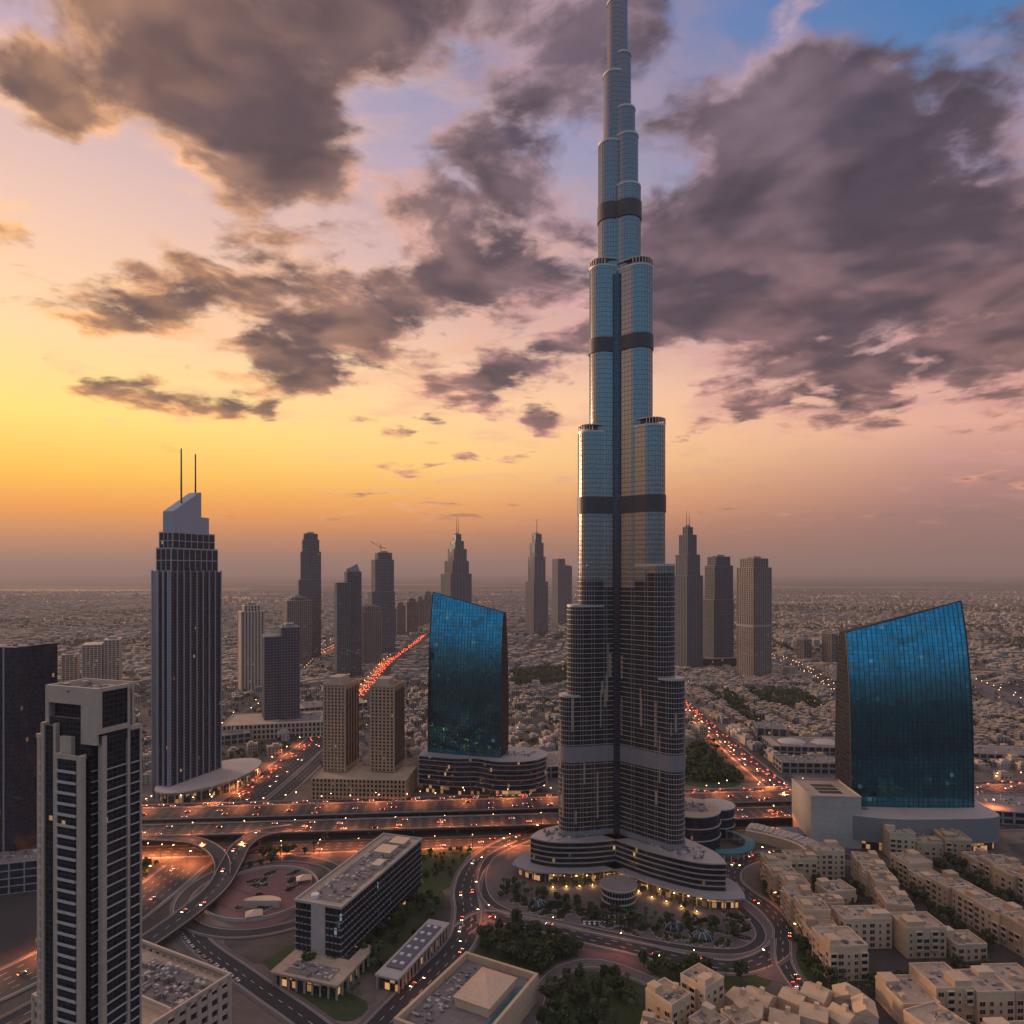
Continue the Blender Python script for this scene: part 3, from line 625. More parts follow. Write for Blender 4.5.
# ---- two sail-shaped glass towers
def sail_glass(name, col):
    m = glass(name, col, 4.2, 3.9, .05, .012, (.5, .9, 1), .06, .05, .92, .9, (.012, .03, .045), .22, .06, 1.5, .010)
    return m
M['sail'] = sail_glass('blue_sail_glass', (.035, .27, .37)); M['sail_side'] = glass('sail_side_glass', (.01, .012, .018), 3, 4, lit=.0, rough=.35, fl=.3, spec=.1, linecol=(.03, .03, .034), var=.2)
def sail(loc, rz, Wd, zb, zl, zr, tilt, depth, label, name='glass_sail_tower'):
    t = thing(name, label, 'tower', loc, rz); NZ, NX = 30, 12; ztop = max(zl, zr)
    def yf(z):
        q = np.linspace(zb, z, 40); tt = (q-zb)/(ztop-zb); s = np.tan(R(tilt)*tt**2); return float(((s[1:]+s[:-1])/2*np.diff(q)).sum())
    def yb(z): q = (z-zb)/(ztop-zb); return yf(ztop)+1.5+(depth-yf(ztop))*(1-max(0, (q-.25)/.75)**2.0)*(1 if q > .25 else .82+.18*q/.25)
    fr = MB(); sd = MB(); md = MB(); P = {}
    for i in range(NX+1):
        x = Wd*(i/NX-.5); zt = zl+(zr-zl)*i/NX; bul = 2.5*(1-(2*i/NX-1)**2)
        for j in range(NZ+1):
            z = zb+(zt-zb)*j/NZ; P[i, j] = (x, yf(z)-bul, z)
    for i in range(NX):
        for j in range(NZ):
            q = [P[i, j], P[i+1, j], P[i+1, j+1], P[i, j+1]]; fr.face(q, 0, [(a[0], a[2]) for a in q])
    fo = fr.build('front_glazing', M['sail'], t, smooth=True)
    for e, i in ((-1, 0), (1, NX)):
        x = Wd*.5*e; zt = zl if e < 0 else zr
        for j in range(NZ):
            z0, z1 = zb+(zt-zb)*j/NZ, zb+(zt-zb)*(j+1)/NZ; q = [(x, P[i, j][1], z0), (x, max(yb(z0), P[i, j][1]+.1), z0), (x, max(yb(z1), P[i, j+1][1]+.1), z1), (x, P[i, j+1][1], z1)]
            sd.face(q if e > 0 else q[::-1], 0)
    for j in range(NZ):
        z0, z1 = zb+(zl-zb)*j/NZ, zb+(zl-zb)*(j+1)/NZ; w0, w1 = zb+(zr-zb)*j/NZ, zb+(zr-zb)*(j+1)/NZ
        sd.face([(Wd/2, yb(w0), w0), (-Wd/2, yb(z0), z0), (-Wd/2, yb(z1), z1), (Wd/2, yb(w1), w1)], 0)
    sd.face([P[0, NZ], P[NX, NZ], (Wd/2, max(yb(zr), P[NX, NZ][1]+.1), zr), (-Wd/2, max(yb(zl), P[0, NZ][1]+.1), zl)], 0)
    sd.build('side_glazing', M['sail_side'], t)
    for i in range(0, 25):
        x = Wd*(i/24-.5); zt = zl+(zr-zl)*i/24; bul = 2.5*(1-(2*i/24-1)**2); pts = [(x, yf(zb+(zt-zb)*j/20)-bul, zb+(zt-zb)*j/20) for j in range(21)]; b = MB()
        for a, c in zip(pts, pts[1:]):
            for dx in (-.16, .16): pass
            L = [(a[0]-.16, a[1]-.3, a[2]), (a[0]+.16, a[1]-.3, a[2]), (c[0]+.16, c[1]-.3, c[2]), (c[0]-.16, c[1]-.3, c[2])]; b.face(L, 0)
            b.face([(a[0]-.16, a[1]+.02, a[2]), L[0], L[3], (c[0]-.16, c[1]+.02, c[2])], 0); b.face([L[1], (a[0]+.16, a[1]+.02, a[2]), (c[0]+.16, c[1]+.02, c[2]), L[2]], 0)
        b.build('mullion', M['sail_fin'], t)
    b = MB()
    for e in (-1, 1):
        i = 0 if e < 0 else NX; x = Wd/2*e
        for j in range(NZ): a, c = P[i, j], P[i, j+1]; b.bar((x+.2*e, a[1]-.2, a[2]), (x+.2*e, c[1]-.2, c[2]), .55, 5)
    b.bar((-Wd/2, P[0, NZ][1], zl+.2), (Wd/2, P[NX, NZ][1], zr+.2), .7, 6); b.build('edge_trim', M['dark_metal'], t)
    return t
M['sail_fin'] = plain('sail_mullion', (.05, .09, .11), .35, .1, .4, .6)
YA, YB_ = 770., 628.
sail((-55, 778, 0), R(-17), 88, 34, 226, 204, 13, 30, 'blue glass sail tower sloping down to its rounded dark podium, left of the silver skyscraper')
sail((375, 640, 0), R(-2), 112, 22, 192, 222, 16, 34, 'wide blue glass sail tower rising from a pale curved base, near the villas')
# podium of the first: stacked curved terraces
pa = thing('terraced_podium', 'dark rounded podium of stacked curved floors under the blue sail tower', 'building', (-40, 790, 0), R(-10))
def blob(sc_, dx=0): return [(x*sc_+dx, y*sc_) for x, y, _ in smooth_path([(-62, -26, 0), (-20, -30, 0), (5, -26, 0), (30, -34, 0), (64, -26, 0), (80, 0, 0), (66, 26, 0), (20, 34, 0), (-40, 32, 0), (-62, 20, 0), (-62, -26, 0)], 4)[:-1]]
g = MB(); g.prism(blob(1), 10, 41, 0, 1); g.prism(blob(.93), 0, 10, 2); g.build('glazing', [M['podium_glass'], M['roof_tan'], M['glass_shop']], pa)
b = MB()
for z in (10, 15.5, 21, 26.5, 32, 37.5, 41.5): b.prism(blob(1.02), z-.4, z+.4, 0, None, False)
b.build('floor_band', M['cladding'], pa)
o = link('roof_plant', plant_mesh('roof_plant', 12, 60, 18, 40, 2.4), pa, (36, 2, 41.6))
# base of the second: white cube and a long curved plinth
pw = thing('plinth_building', 'pale grey curved plinth with a lit glazed ground floor under the wide blue sail tower', 'building', (370, 652, 0), 0)
pl_ = [(x, y) for x, y, _ in smooth_path([(-64, -34, 0), (-30, -44, 0), (20, -44, 0), (62, -40, 0), (74, -22, 0), (66, 30, 0), (0, 34, 0), (-64, 30, 0), (-64, -34, 0)], 4)[:-1]]
g = MB(); g.prism([(x*.95, y*.95) for x, y in pl_], 0, 8, 0); g.build('ground_floor_glazing', M['glass_shop'], pw)
g = MB(); g.prism(pl_, 8, 30, 0, 1, True)
g.build('wall', [M['ribbed'] if 'ribbed' in M else M['cladding'], M['pale_concrete']], pw)
b = MB()
for z in np.arange(9.5, 30, 1.6): b.prism([(x*1.004, y*1.004) for x, y in pl_], z, z+.5, 0, None, True)
b.build('cladding_course', M['steel'], pw)
o = link('roof_plant', plant_mesh('roof_plant', 13, 20, 40, 30, 2), pw, (-50, 0, 30))
wc = thing('cube_annex', 'plain pale cube annex with roof openings beside the wide blue sail tower', 'building', (299, 640, 0), R(-4))
g = MB(); g.box(-26, 18, -22, 30, 0, 46, 0, 1); g.build('wall', [M['pale_concrete'], M['roof_tan']], wc)
b = MB(); b.box(-26.3, 18.3, -22.3, -21.6, 46, 47.2); b.box(-26.3, 18.3, 29.6, 30.3, 46, 47.2); b.box(-26.3, -25.6, -21.6, 29.6, 46, 47.2); b.box(17.6, 18.3, -21.6, 29.6, 46, 47.2); b.build('parapet', M['pale_concrete'], wc)
for y in (-8, 2, 12): b = MB(); b.box(-14, 6, y-3, y+3, 46, 46.5, 0); b.build('roof_hatch', M['dark_metal'], wc)
for z in (12, 24, 36): b = MB(); b.box(-26.08, 18.08, -22.08, -22.0, z, z+.25); b.build('panel_joint', M['cladding'], wc)

# ---- long low office block
p0 = G(341, 909); 
ob = thing('office_block', 'long low office block with dark glass bands and a cluttered flat roof', 'building', (-106.6, 425.6, 0), R(-18))
Hb = 40.
g = MB(); g.box(-33, 0, 0, 115, 5, Hb, 0, 1); g.box(-31, -2, 2, 113, 0, 5, 2, 1); g.build('glazing', [M['glass_office'], M['roof_tan'], M['glass_shop']], ob)
b = MB()
for j in range(1, 8): z = 5+j*4.35; b.box(-33.5, .55, -.5, 115.5, z-.35, z+.2, 0)
b.build('floor_band', M['cladding'], ob)
b = MB(); b.box(-21, -11, -1.0, -.1, 4, Hb+1.4, 0); b.build('stair_panel', M['pale_concrete'], ob)
b = MB(); b.box(-33.7, .7, -.7, .3, Hb, Hb+1.6); b.box(-33.7, .7, 114.8, 115.7, Hb, Hb+1.6); b.box(-33.7, -32.8, .3, 114.8, Hb, Hb+1.6); b.box(-.2, .7, .3, 114.8, Hb, Hb+1.6); b.build('parapet', M['pale_concrete'], ob)
cm = MB(); cm.box(-.25, .25, -.6, 0, 5, Hb, 0); cmm = cm.mesh('mullion', [M['dark_metal']])
copies('mullion', cmm, [(.02, y, 0, math.pi/2) for y in np.linspace(3, 112, 30)]+[(x, 0, 0, 0) for x in (-30, -27, -24, -8, -5, -2)], ob)
o = link('roof_plant', plant_mesh('roof_plant', 21, 22, 100, 110, 2.2), ob, (-16, 57, Hb))
for (x, y, lx, ly, h) in ((-14, 84, 13, 14, 3.5), (-13, 104, 12, 12, 2.4), (-8, 62, 6, 10, 3)): b = MB(); b.obox(x, y, Hb, Hb+h, lx, ly, 0, 0, 1); b.obox(x, y, Hb+h, Hb+h+.3, lx+.6, ly+.6, 0, 1); b.build('plant_room', [M['pale_concrete'], M['sand_light']], ob)
b = MB(); b.cyl(-24, 8, Hb, Hb+2.4, 2.6, None, 20, 0); b.build('water_tank', M['white'], ob)
op = thing('entrance_podium', 'low flat roofed entrance podium in front of the long office block', 'building', (-104, 417.6, 0), R(-18))
b = MB(); b.box(-35, 6, -16, 24, 0, 8, 0); b.build('glazing', M['glass_shop'], op)
b = MB(); b.box(-38, 9, -19, 6.5, 8, 9.4, 0); b.box(.9, 9, 6.5, 26, 8, 9.4, 0); b.box(-38, -34.2, 6.5, 26, 8, 9.4, 0); b.build('roof', M['roof_tan'], op)
cm = MB(); cm.box(-.5, .5, -.5, .5, 0, 8, 0); cmm = cm.mesh('column', [M['pale_concrete']])
copies('column', cmm, [(x, -17.5, 0, 0) for x in np.linspace(-36.5, 7.5, 9)]+[(7.8, y, 0, 0) for y in np.linspace(-12, 24, 7)], op)
link('roof_plant', plant_mesh('roof_plant', 27, 30, 12, 18, 1.4), op, (-14, -10, 9.4))

# ---- flat roofed block at the bottom left
fb = thing('flat_roof_block', 'beige block with square windows and a roof crowded with cooling units', 'building', (-181, 321, 0), R(-27))
g = MB(); g.box(-75, 0, 0, 58, 0, 26.5, 0, 1); g.build('glazing', [M['glass_dark'], M['roof_tan']], fb)
b = MB(); lattice(b, 75, 58, 0, 29.5, 12, 9, 5, 2.6, 2.4, 1.2, 0, -37.5, 29, 1.0); b.box(-76.2, -75, -1.2, 59.2, 28, 31, 0); b.box(-75, 1.2, -1.2, 0, 28, 31, 0); b.box(0, 1.2, 0, 59.2, 28, 31, 0); b.box(-75, 0, 58, 59.2, 28, 31, 0); b.build('wall', M['beige'], fb)
b = MB(); b.box(-74, -2, 24, 25, 28, 30.5); b.box(-36, -35, 1, 24, 28, 30.2); b.build('screen_wall', M['beige'], fb)
o = link('cooling_plant', plant_mesh('cooling_plant', 31, 50, 24, 110, 3.2), fb, (-28, 40, 28)); o = link('cooling_plant', plant_mesh('cooling_plant', 32, 30, 14, 30, 2.0), fb, (-56, 12, 28))

# ---- long arcade building beside the diagonal road
qa, qb = G(392, 972, 10), G(445, 918, 10)
ar = thing('arcade_building', 'long narrow single storey arcade with a grey roof beside the diagonal road', 'building', (-74, 408, 0), R(-20.5))
b = MB(); b.box(-6, 6, 0, 66, 0, 8, 0); b.build('shopfront', M['glass_shop'], ar)
b = MB(); b.box(-8, 8, -2, 68, 8, 9.2, 0); b.build('roof', M['pale_concrete'], ar); b = MB(); b.box(-5.4, 5.4, 7, 60, 9.2, 10.1, 0); b.build('roof_deck', plain('slate_deck', (.17, .14, .15), .8, .2, .5), ar)
cm = MB(); cm.box(-.45, .45, -.45, .45, 0, 8, 0); cmm = cm.mesh('column', [M['beige']])
copies('column', cmm, [(s*7.3, y, 0, 0) for s in (-1, 1) for y in np.linspace(0, 66, 16)], ar)
sk = MB(); sk.box(-1.2, 1.2, -1.2, 1.2, 0, .7, 0); skm = sk.mesh('skylight', [M['white']]); copies('skylight', skm, [(x, y, 10.1, 0) for y in range(12, 58, 9) for x in (-2.6, 2.6)], ar)

# ---- block with the pyramid roof
pr = thing('pyramid_roof_building', 'sandstone block with an orange pyramid roof rising from its walled terrace', 'building', (-21, 381, 0), R(-28))
g = MB(); g.box(-24, 24, -40, 30, 0, 13, 0, 1); g.build('wall', [M['sand'], M['roof_grey']], pr)
b = MB(); b.box(-24.8, 24.8, -40.8, -39, 13, 17); b.box(-24.8, 24.8, 29, 30.8, 13, 17); b.box(-24.8, -23, -39, 29, 13, 17); b.box(23, 24.8, -39, 29, 13, 17); b.build('parapet', M['sand'], pr)
b = MB(); b.box(-5, 16, -12, 18, 13, 18.5, 0); b.build('pavilion', M['sand_light'], pr)
b = MB(); P = [(-6, -13, 18.5), (17, -13, 18.5), (17, 19, 18.5), (-6, 19, 18.5)]; ap = (5.5, 3, 25)
for i in range(4): b.face([P[i], P[(i+1) % 4], ap], 0)
b.face(P[::-1], 0); b.build('pyramid_roof', M['terracotta'], pr)
b = MB(); b.box(18, 22.4, -30, 20, 13, 13.4, 0); b.build('pool', M['teal'], pr)
o = link('roof_plant', plant_mesh('roof_plant', 41, 13, 56, 60, 1.8), pr, (-14.5, -5, 13))
wn = MB(); wn.box(-1.1, 1.1, -.08, .3, 0, 2.2, 0); wn.box(-1.4, 1.4, -.3, 0, 2.2, 2.6, 1); wnm = wn.mesh('window', [M['glass_dark'], M['sand_light']])
copies('window', wnm, [(x, -40, z, 0) for x in np.linspace(-20, 20, 9) for z in (3, 8)]+[(-24, y, z, -math.pi/2) for y in np.linspace(-36, 26, 12) for z in (3, 8)], pr)

# ---- round pavilions east of the skyscraper
def drum(nm, label, x, y, r, h, roof, gm='glass_navy', bands=3):
    t = thing(nm, label, 'building', (x, y, 0)); g = MB(); g.prism(ellipse(0, 0, r, r, 40), 0, h, 0, 1); g.build('glazing', [M[gm], roof], t)
    b = MB()
    for z in np.linspace(h/bands, h, bands): b.prism(ellipse(0, 0, r+.7, r+.7, 40), z-.5, z+.4, 0, 0, True)
    b.prism(ellipse(0, 0, r-1.2, r-1.2, 40), h, h+.45, 1); b.build('ring_band', [M['pale_concrete'], roof], t); return t
dx, dy = G(694, 850)
dr = drum('drum_building', 'round dark glass drum with a pale flat roof beside the silver skyscraper', dx+2, dy+18, 26, 32, M['roof_tan'])
o = link('roof_plant', plant_mesh('roof_plant', 51, 26, 22, 26, 2.4), dr, (0, 0, 32.5))
drum('small_drum_building', 'small round glass drum with a smooth pale disc roof behind the larger drum', dx+34, dy+44, 16, 26, M['pale_concrete'])
tc = thing('curved_canopy', 'turquoise curved glass canopy wrapped round the foot of the dark drum', 'canopy', (dx+22, dy+2, 0))
b = MB(); o_, i_ = ellipse(0, 0, 32, 30, 30, -110, 60), ellipse(0, 0, 24, 22, 30, -110, 60)
for a in range(29): b.face([(*i_[a], 9), (*o_[a], 8), (*o_[a+1], 8), (*i_[a+1], 9)], 0); b.face([(*o_[a], 6.8), (*o_[a+1], 6.8), (*o_[a+1], 8), (*o_[a], 8)], 0); b.face([(*i_[a+1], 8.6), (*i_[a], 8.6), (*o_[a], 6.8), (*o_[a+1], 6.8)], 0)
b.build('roof', M['teal'], tc); cm = MB(); cm.cyl(0, 0, 0, 7.2, .4, None, 8); cmm = cm.mesh('column', [M['white']]); copies('column', cmm, [(x, y, 0, 0) for x, y in ellipse(0, 0, 29, 27, 14, -108, 58)], tc)
ex, ey = G(617, 903)
en = drum('entrance_pavilion', 'round glazed entrance pavilion at the foot of the silver skyscraper', ex+1, ey-1, 12.5, 14, M['roof_grey'], 'podium_glass', 3)
b = MB(); b.prism(ellipse(0, 0, 14, 14, 40), 14.5, 15.6, 0, 1, True); b.build('brim', [M['sand_light'], M['roof_grey']], en)
cm = MB(); cm.box(-.15, .15, -.3, .3, 0, 14, 0); cmm = cm.mesh('mullion', [M['steel']])
for k_ in range(36): link('mullion', cmm, en, (12.8*math.cos(k_*math.pi/18), 12.8*math.sin(k_*math.pi/18), 0), k_*math.pi/18)
# ================================================================ towers further off
M['glass_far'] = glass('far_glass', (.014, .018, .026), 3, 4, lit=.012, lits=.3, rough=.12, spec=.4)
M['brown'] = plain('brown_render', (.27, .21, .18), .8, .14, .3)
M['mauve'] = plain('blue_grey_concrete', (.17, .165, .18), .8, .14, .3)
def bg(label, pl, pr, base, tiers, rz=25, wall='mauve', gl='glass_far', pw=1.6, sh=1.5, bay=5., fh=4.2, k=.9, name='tower', dep=.9, dy=0.0):
    x, Y = G((pl+pr)/2, base); Y += dy; x = ((pl+pr)/2-512)*Y/FP
    Wp = (pr-pl)*Y/FP; a = R(rz); w = Wp/(math.cos(a)+k*abs(math.sin(a)))
    t = thing(name, label, 'tower', (x, Y+w*.4, 0), a); z0 = 0.0
    g = MB(); fr = MB(); rf = MB(); tops = []
    for (sx, sy, ox, oy, tp) in tiers:
        z1 = ZP(tp, Y); lx, ly = w*sx, w*k*sy; cx, cy = ox*w, oy*w
        g.box(cx-lx/2, cx+lx/2, cy-ly/2, cy+ly/2, z0, z1, 0, 1)
        nf = max(1, int((z1-z0)/fh))
        lattice(fr, lx, ly, z0, z1, max(2, int(lx/bay)), max(2, int(ly/bay)), nf, pw, sh, dep, 0, cx, cy)
        rf = MB(); rf.box(cx-lx/2-dep, cx+lx/2+dep, cy-ly/2-dep, cy+ly/2+dep, z1, z1+1.4, 0); rf.build('roof', M[wall], t)
        tops.append((cx, cy, lx, ly, z1+1.4)); 
        if not (len(tiers) > 1 and tiers[0][4] == tp and False): z0 = z0
        z0 = z1+1.4 if abs(ox) < .2 else z0
    g.build('glazing', [M[gl], M['roof_grey']], t); fr.build('facade_grid', M[wall], t)
    cx, cy, lx, ly, z = tops[-1]
    b = MB(); b.obox(cx, cy, z, z+5, lx*.5, ly*.5, 0); b.obox(cx-lx*.3, cy+ly*.2, z, z+2.5, lx*.2, ly*.3, 0); b.build('plant_room', M['concrete'], t)
    return t, w, tops, Y
def mast(t, x, y, z, h, r=.8, name='mast'):
    b = MB(); b.cyl(x, y, z, z+h, r, r*.35, 8); b.build(name, M['dark_metal'], t)
bg('slim beige tower with ribbed faces standing just right of the twin-masted hotel', 234, 262, 690, [(1, 1, 0, 0, 612), (.7, .7, 0, 0, 606)], 30, 'beige', pw=3.2, sh=.8, bay=6)
t_, w_, tp_, Y_ = bg('dark broad tower with a stepped top rising from a long low podium', 257, 296, 733, [(.55, 1, -.26, 0, 637), (.55, 1, .26, -.12, 628)], 24, 'mauve', 'glass_navy', 1.0, 1.3, 4)
bg('squat brown tower block in front of the tallest tapering tower', 279, 310, 664, [(1, 1, 0, 0, 601), (.6, .6, 0, 0, 598)], 28, 'brown')
bg('tallest tapering dark tower in the left cluster, with a notched flat top', 294, 320, 660, [(1, 1, 0, 0, 580), (.9, .9, .05, 0, 552), (.74, .8, .05, 0, 540), (.6, .7, .05, 0, 534)], 20, 'mauve', pw=1.2, sh=1.4, bay=4)
t_, w_, tp_, Y_ = bg('dark tower with a slanted blade roof and a lower twin half', 331, 360, 676, [(.55, .9, -.25, -.1, 583), (.6, .9, .24, .1, 572)], 22, 'mauve', pw=1.0, sh=1.2, bay=4)
cx, cy, lx, ly, z = tp_[-1]; b = MB(); F0 = [(cx-lx/2, z), (cx+lx/2, z), (cx+lx/2, z+2), (cx+lx*.3, z+19), (cx-lx*.1, z+11), (cx-lx/2, z+6)]
b.face([(q[0], cy-1.5, q[1]) for q in F0], 0); b.face([(q[0], cy+1.5, q[1]) for q in F0][::-1], 0)
for i in range(6): j = (i+1) % 6; b.face([(F0[i][0], cy+1.5, F0[i][1]), (F0[j][0], cy+1.5, F0[j][1]), (F0[j][0], cy-1.5, F0[j][1]), (F0[i][0], cy-1.5, F0[i][1])], 0)
b.build('roof_blade', M['steel'], t_)
bg('short brown tower with vertical ribs beside the blade-roofed tower', 358, 381, 666, [(1, 1, 0, 0, 612), (.8, .8, 0, 0, 607)], 25, 'brown', pw=2.6, sh=.8)
t_, w_, tp_, Y_ = bg('unfinished dark tower with a crane jib on its ragged roof', 365, 394, 655, [(1, 1, 0, 0, 592), (.82, .85, .06, 0, 560), (.6, .7, .1, 0, 553)], 24, 'mauve', pw=1.2, sh=1.6, bay=4)
cx, cy, lx, ly, z = tp_[-1]; cr = MB(); cr.bar((cx-8, cy, z), (cx-8, cy, z+26), 1.0, 4); cr.bar((cx-8, cy, z+16), (cx-40, cy, z+34), .8, 4); cr.bar((cx-8, cy, z+16), (cx+6, cy, z+14), 1.0, 4); cr.bar((cx-8, cy, z+26), (cx-40, cy, z+34), .25, 4); cr.build('crane', M['dark_metal'], t_)
for (pl, pr, tp, bs, lab) in ((394, 405, 603, 636, 'brown mid-rise block at the start of the hazy row along the avenue'), (403, 418, 599, 634, 'broader brown mid-rise block in the hazy row along the avenue'), (415, 424, 597, 627, 'narrow faint block further along the hazy avenue'), (421, 433, 592, 624, 'faint tall block at the end of the hazy avenue'), (385, 396, 606, 640, 'low hazy block behind the unfinished tower')):
    bg(lab, pl, pr, bs, [(1, 1, 0, 0, tp+3), (.6, .7, 0, 0, tp)], 25, 'brown', bay=8)
t_, w_, tp_, Y_ = bg('stepped art-deco tower with a spire behind the left blue sail', 440, 471, 640, [(1, 1, 0, 0, 574), (.78, .8, .02, 0, 561), (.6, .62, .05, 0, 549), (.4, .45, .05, 0, 541), (.24, .25, .05, 0, 534)], 32, 'mauve', pw=2.4, sh=.9, bay=6)
mast(t_, tp_[-1][0]-3, 0, tp_[-1][4], 62, 1.4); mast(t_, tp_[-1][0]+4, 0, tp_[-1][4], 58, 1.4)
t_, w_, tp_, Y_ = bg('slender setback tower tapering to a needle, left of the silver skyscraper', 526, 548, 636, [(1, 1, 0, 0, 582), (.76, .78, 0, 0, 557), (.6, .6, 0, 0, 543), (.42, .42, 0, 0, 534)], 30, 'mauve', pw=2.0, sh=1.2, bay=6)
mast(t_, 0, 0, tp_[-1][4], 60, 1.5)
bg('plain slab tower with a small step in its roof, beside the needle tower', 553, 572, 625, [(.5, 1, -.25, 0, 559), (.5, 1, .25, 0, 566)], 20, 'mauve', pw=2.2, sh=1.4, bay=6)
t_, w_, tp_, Y_ = bg('stepped ribbed tower with twin masts, right of the silver skyscraper', 676, 704, 670, [(1, 1, 0, 0, 576), (.8, .82, 0, 0, 555), (.56, .6, 0, 0, 535), (.3, .34, 0, 0, 527)], 30, 'mauve', 'glass_navy', 2.0, .8, 5)
mast(t_, -4, 0, tp_[-1][4], 42, 1.0); mast(t_, 5, 0, tp_[-1][4], 40, 1.0)
t_, w_, tp_, Y_ = bg('dark blue tower with a boxed top on a glazed podium', 708, 734, 667, [(1, 1, 0, 0, 600), (.92, .95, .02, 0, 566), (.72, .8, .02, 0, 557)], 14, 'mauve', 'glass_navy', .9, 1.2, 4)
b = MB(); b.box(-w_*1.1, w_*.9, -w_*.9, w_*.6, 0, 26, 0, 1); b.build('podium', [M['glass_far'], M['roof_grey']], t_)
t_, w_, tp_, Y_ = bg('pale brown tower with strong vertical ribs and a square cap', 742, 773, 679, [(1, 1, 0, 0, 568), (.8, .8, 0, 0, 559)], 26, 'brown', pw=2.8, sh=1.2, bay=6.5)
b = MB(); zb_ = ZP(627, Y_); b.box(-w_*.53, w_*.53, -w_*.48, w_*.48, zb_, zb_+5, 0); b.build('sky_band', M['concrete'], t_)
bg('lone sandy block standing in low suburbs near the wide blue sail', 800, 812, 662, [(1, 1, 0, 0, 640)], 20, 'brown', bay=8)
bg('pair-topped sandy block left of the wide blue sail', 826, 843, 664, [(.4, 1, -.3, 0, 634), (.4, 1, .3, 0, 636)], 20, 'brown', bay=8)
bg('broad beige apartment slab with a notched top behind the framed tower', 74, 116, 690, [(.5, 1, -.25, 0, 645), (.42, 1, .28, .05, 641)], 26, 'beige', bay=6)
bg('lower beige block left of the notched apartment slab', 58, 76, 684, [(1, 1, 0, 0, 655)], 26, 'beige', bay=7)
# long podium under the dark broad tower
lp = thing('long_podium', 'long pale two-storey podium below the dark broad tower, edged with square openings', 'building', (-372, 1045, 0), R(12))
b = MB(); b.box(-62, 96, -24, 62, 0, 22, 0, 1); b.build('glazing', [M['glass_far'], M['roof_tan']], lp)
b = MB(); lattice(b, 158, 86, 0, 23, 26, 14, 3, 2.2, 2.4, 1.4, 0, 17, 19); b.build('facade_grid', M['beige'], lp)
link('roof_plant', plant_mesh('roof_plant', 61, 60, 60, 60, 3), lp, (45, 20, 22))
# twin beige gridded towers on one base
def grid_tower(label, px, py, ztop, wx, wy, rz):
    x, Y = G(px, py); t = thing('gridded_tower', label, 'tower', (x, Y, 0), rz)
    g = MB(); g.box(0, wx, 0, wy, 24, ztop, 0, 1); g.box(wx*.15, wx*.7, wy*.15, wy*.75, ztop, ztop+9, 2, 1); g.build('glazing', [M['glass_win'], M['roof_tan'], M['beige']], t)
    b = MB(); lattice(b, wx, wy, 24, ztop+2, 6, 8, int((ztop-24)/3.7), 2.0, 1.5, 1.1, 0, wx/2, wy/2); b.box(-1.2, 0, -1.2, wy+1.2, ztop, ztop+2.6); b.box(wx, wx+1.2, -1.2, wy+1.2, ztop, ztop+2.6); b.box(0, wx, -1.2, 0, ztop, ztop+2.6); b.box(0, wx, wy, wy+1.2, ztop, ztop+2.6); b.build('facade_grid', M['sand_dark'], t)
    b = MB()
    for y in np.linspace(3, wy-3, 5): b.box(wx+1.1, wx+2.0, y-1.2, y+1.2, 30, ztop-4)
    b.build('balcony_stack', M['glass_dark'], t); link('roof_plant', plant_mesh('roof_plant', 71, wx*.8, wy*.8, 14, 2.4), t, (wx/2, wy/2, ztop)); return t
grid_tower('left of two beige gridded towers on a shared base, its flank in shade', 324, 792, 121, 25, 40, R(-8))
grid_tower('right of two beige gridded towers on a shared base, with a dark domed roof room', 371, 792, 119, 27, 36, R(-8))
tb = thing('shared_base', 'long low beige base with square windows joining two gridded towers', 'building', (G(312, 800)[0], G(312, 800)[1], 0), R(-4))
b = MB(); b.box(0, 104, 0, 55, 0, 23, 0, 1); b.build('glazing', [M['glass_win'], M['roof_tan']], tb); b = MB(); lattice(b, 104, 55, 0, 24, 24, 12, 5, 1.8, 1.7, 1.0, 0, 52, 27.5); b.build('facade_grid', M['sand_dark'], tb)
# low halls in the middle distance
def hall(label, px, py, lx, ly, h, rz, roof='roof_tan', dome=0):
    x, Y = G(px, py); t = thing('hall', label, 'building', (x, Y, 0), R(rz)); b = MB(); b.box(-lx/2, lx/2, -ly/2, ly/2, 0, h, 0, 1); b.build('glazing', [M['glass_far'], M[roof]], t)
    b = MB(); lattice(b, lx, ly, 0, h+1, max(3, int(lx/9)), max(3, int(ly/9)), 2, 2., 2., 1., 0); b.build('wall', M['concrete'], t); link('roof_plant', plant_mesh('roof_plant', int(px), lx*.8, ly*.8, 24, 3), t, (0, 0, h))
    for i in range(dome):
        q = MB(); cx = (i-.5*(dome-1))*lx*.4; N, K = 16, 5
        rings = [[(cx+lx*.17*math.cos(R(18*j))*math.cos(2*math.pi*i_/N), ly*.3*math.cos(R(18*j))*math.sin(2*math.pi*i_/N), h+3.2*math.sin(R(18*j))) for i_ in range(N)] for j in range(K+1)]
        for A, B in zip(rings, rings[1:]):
            for i_ in range(N): q.face([A[i_], A[(i_+1) % N], B[(i_+1) % N], B[i_]], 0)
        q.build('roof_dome', M['pale_concrete'], t, smooth=True)
    return t
hall('low hall with two white oval roof domes left of the wide blue sail', 808, 752, 110, 60, 14, -6, dome=2)
hall('long ribbed-roof market hall just behind the elevated highway', 812, 770, 84, 34, 13, -4, 'roof_grey')
hall('broad pale warehouse roof beside the left avenue', 330, 712, 120, 60, 16, 28)
hall('pale flat roofed depot on the plain left of the avenue', 215, 742, 90, 60, 14, 30)
hall('small office slab at the foot of the avenue, right of the skyscraper', 770, 742, 40, 44, 24, -14, 'roof_grey')
hall('low depot at the far right edge beyond the wide blue sail', 1000, 760, 90, 50, 13, -10)
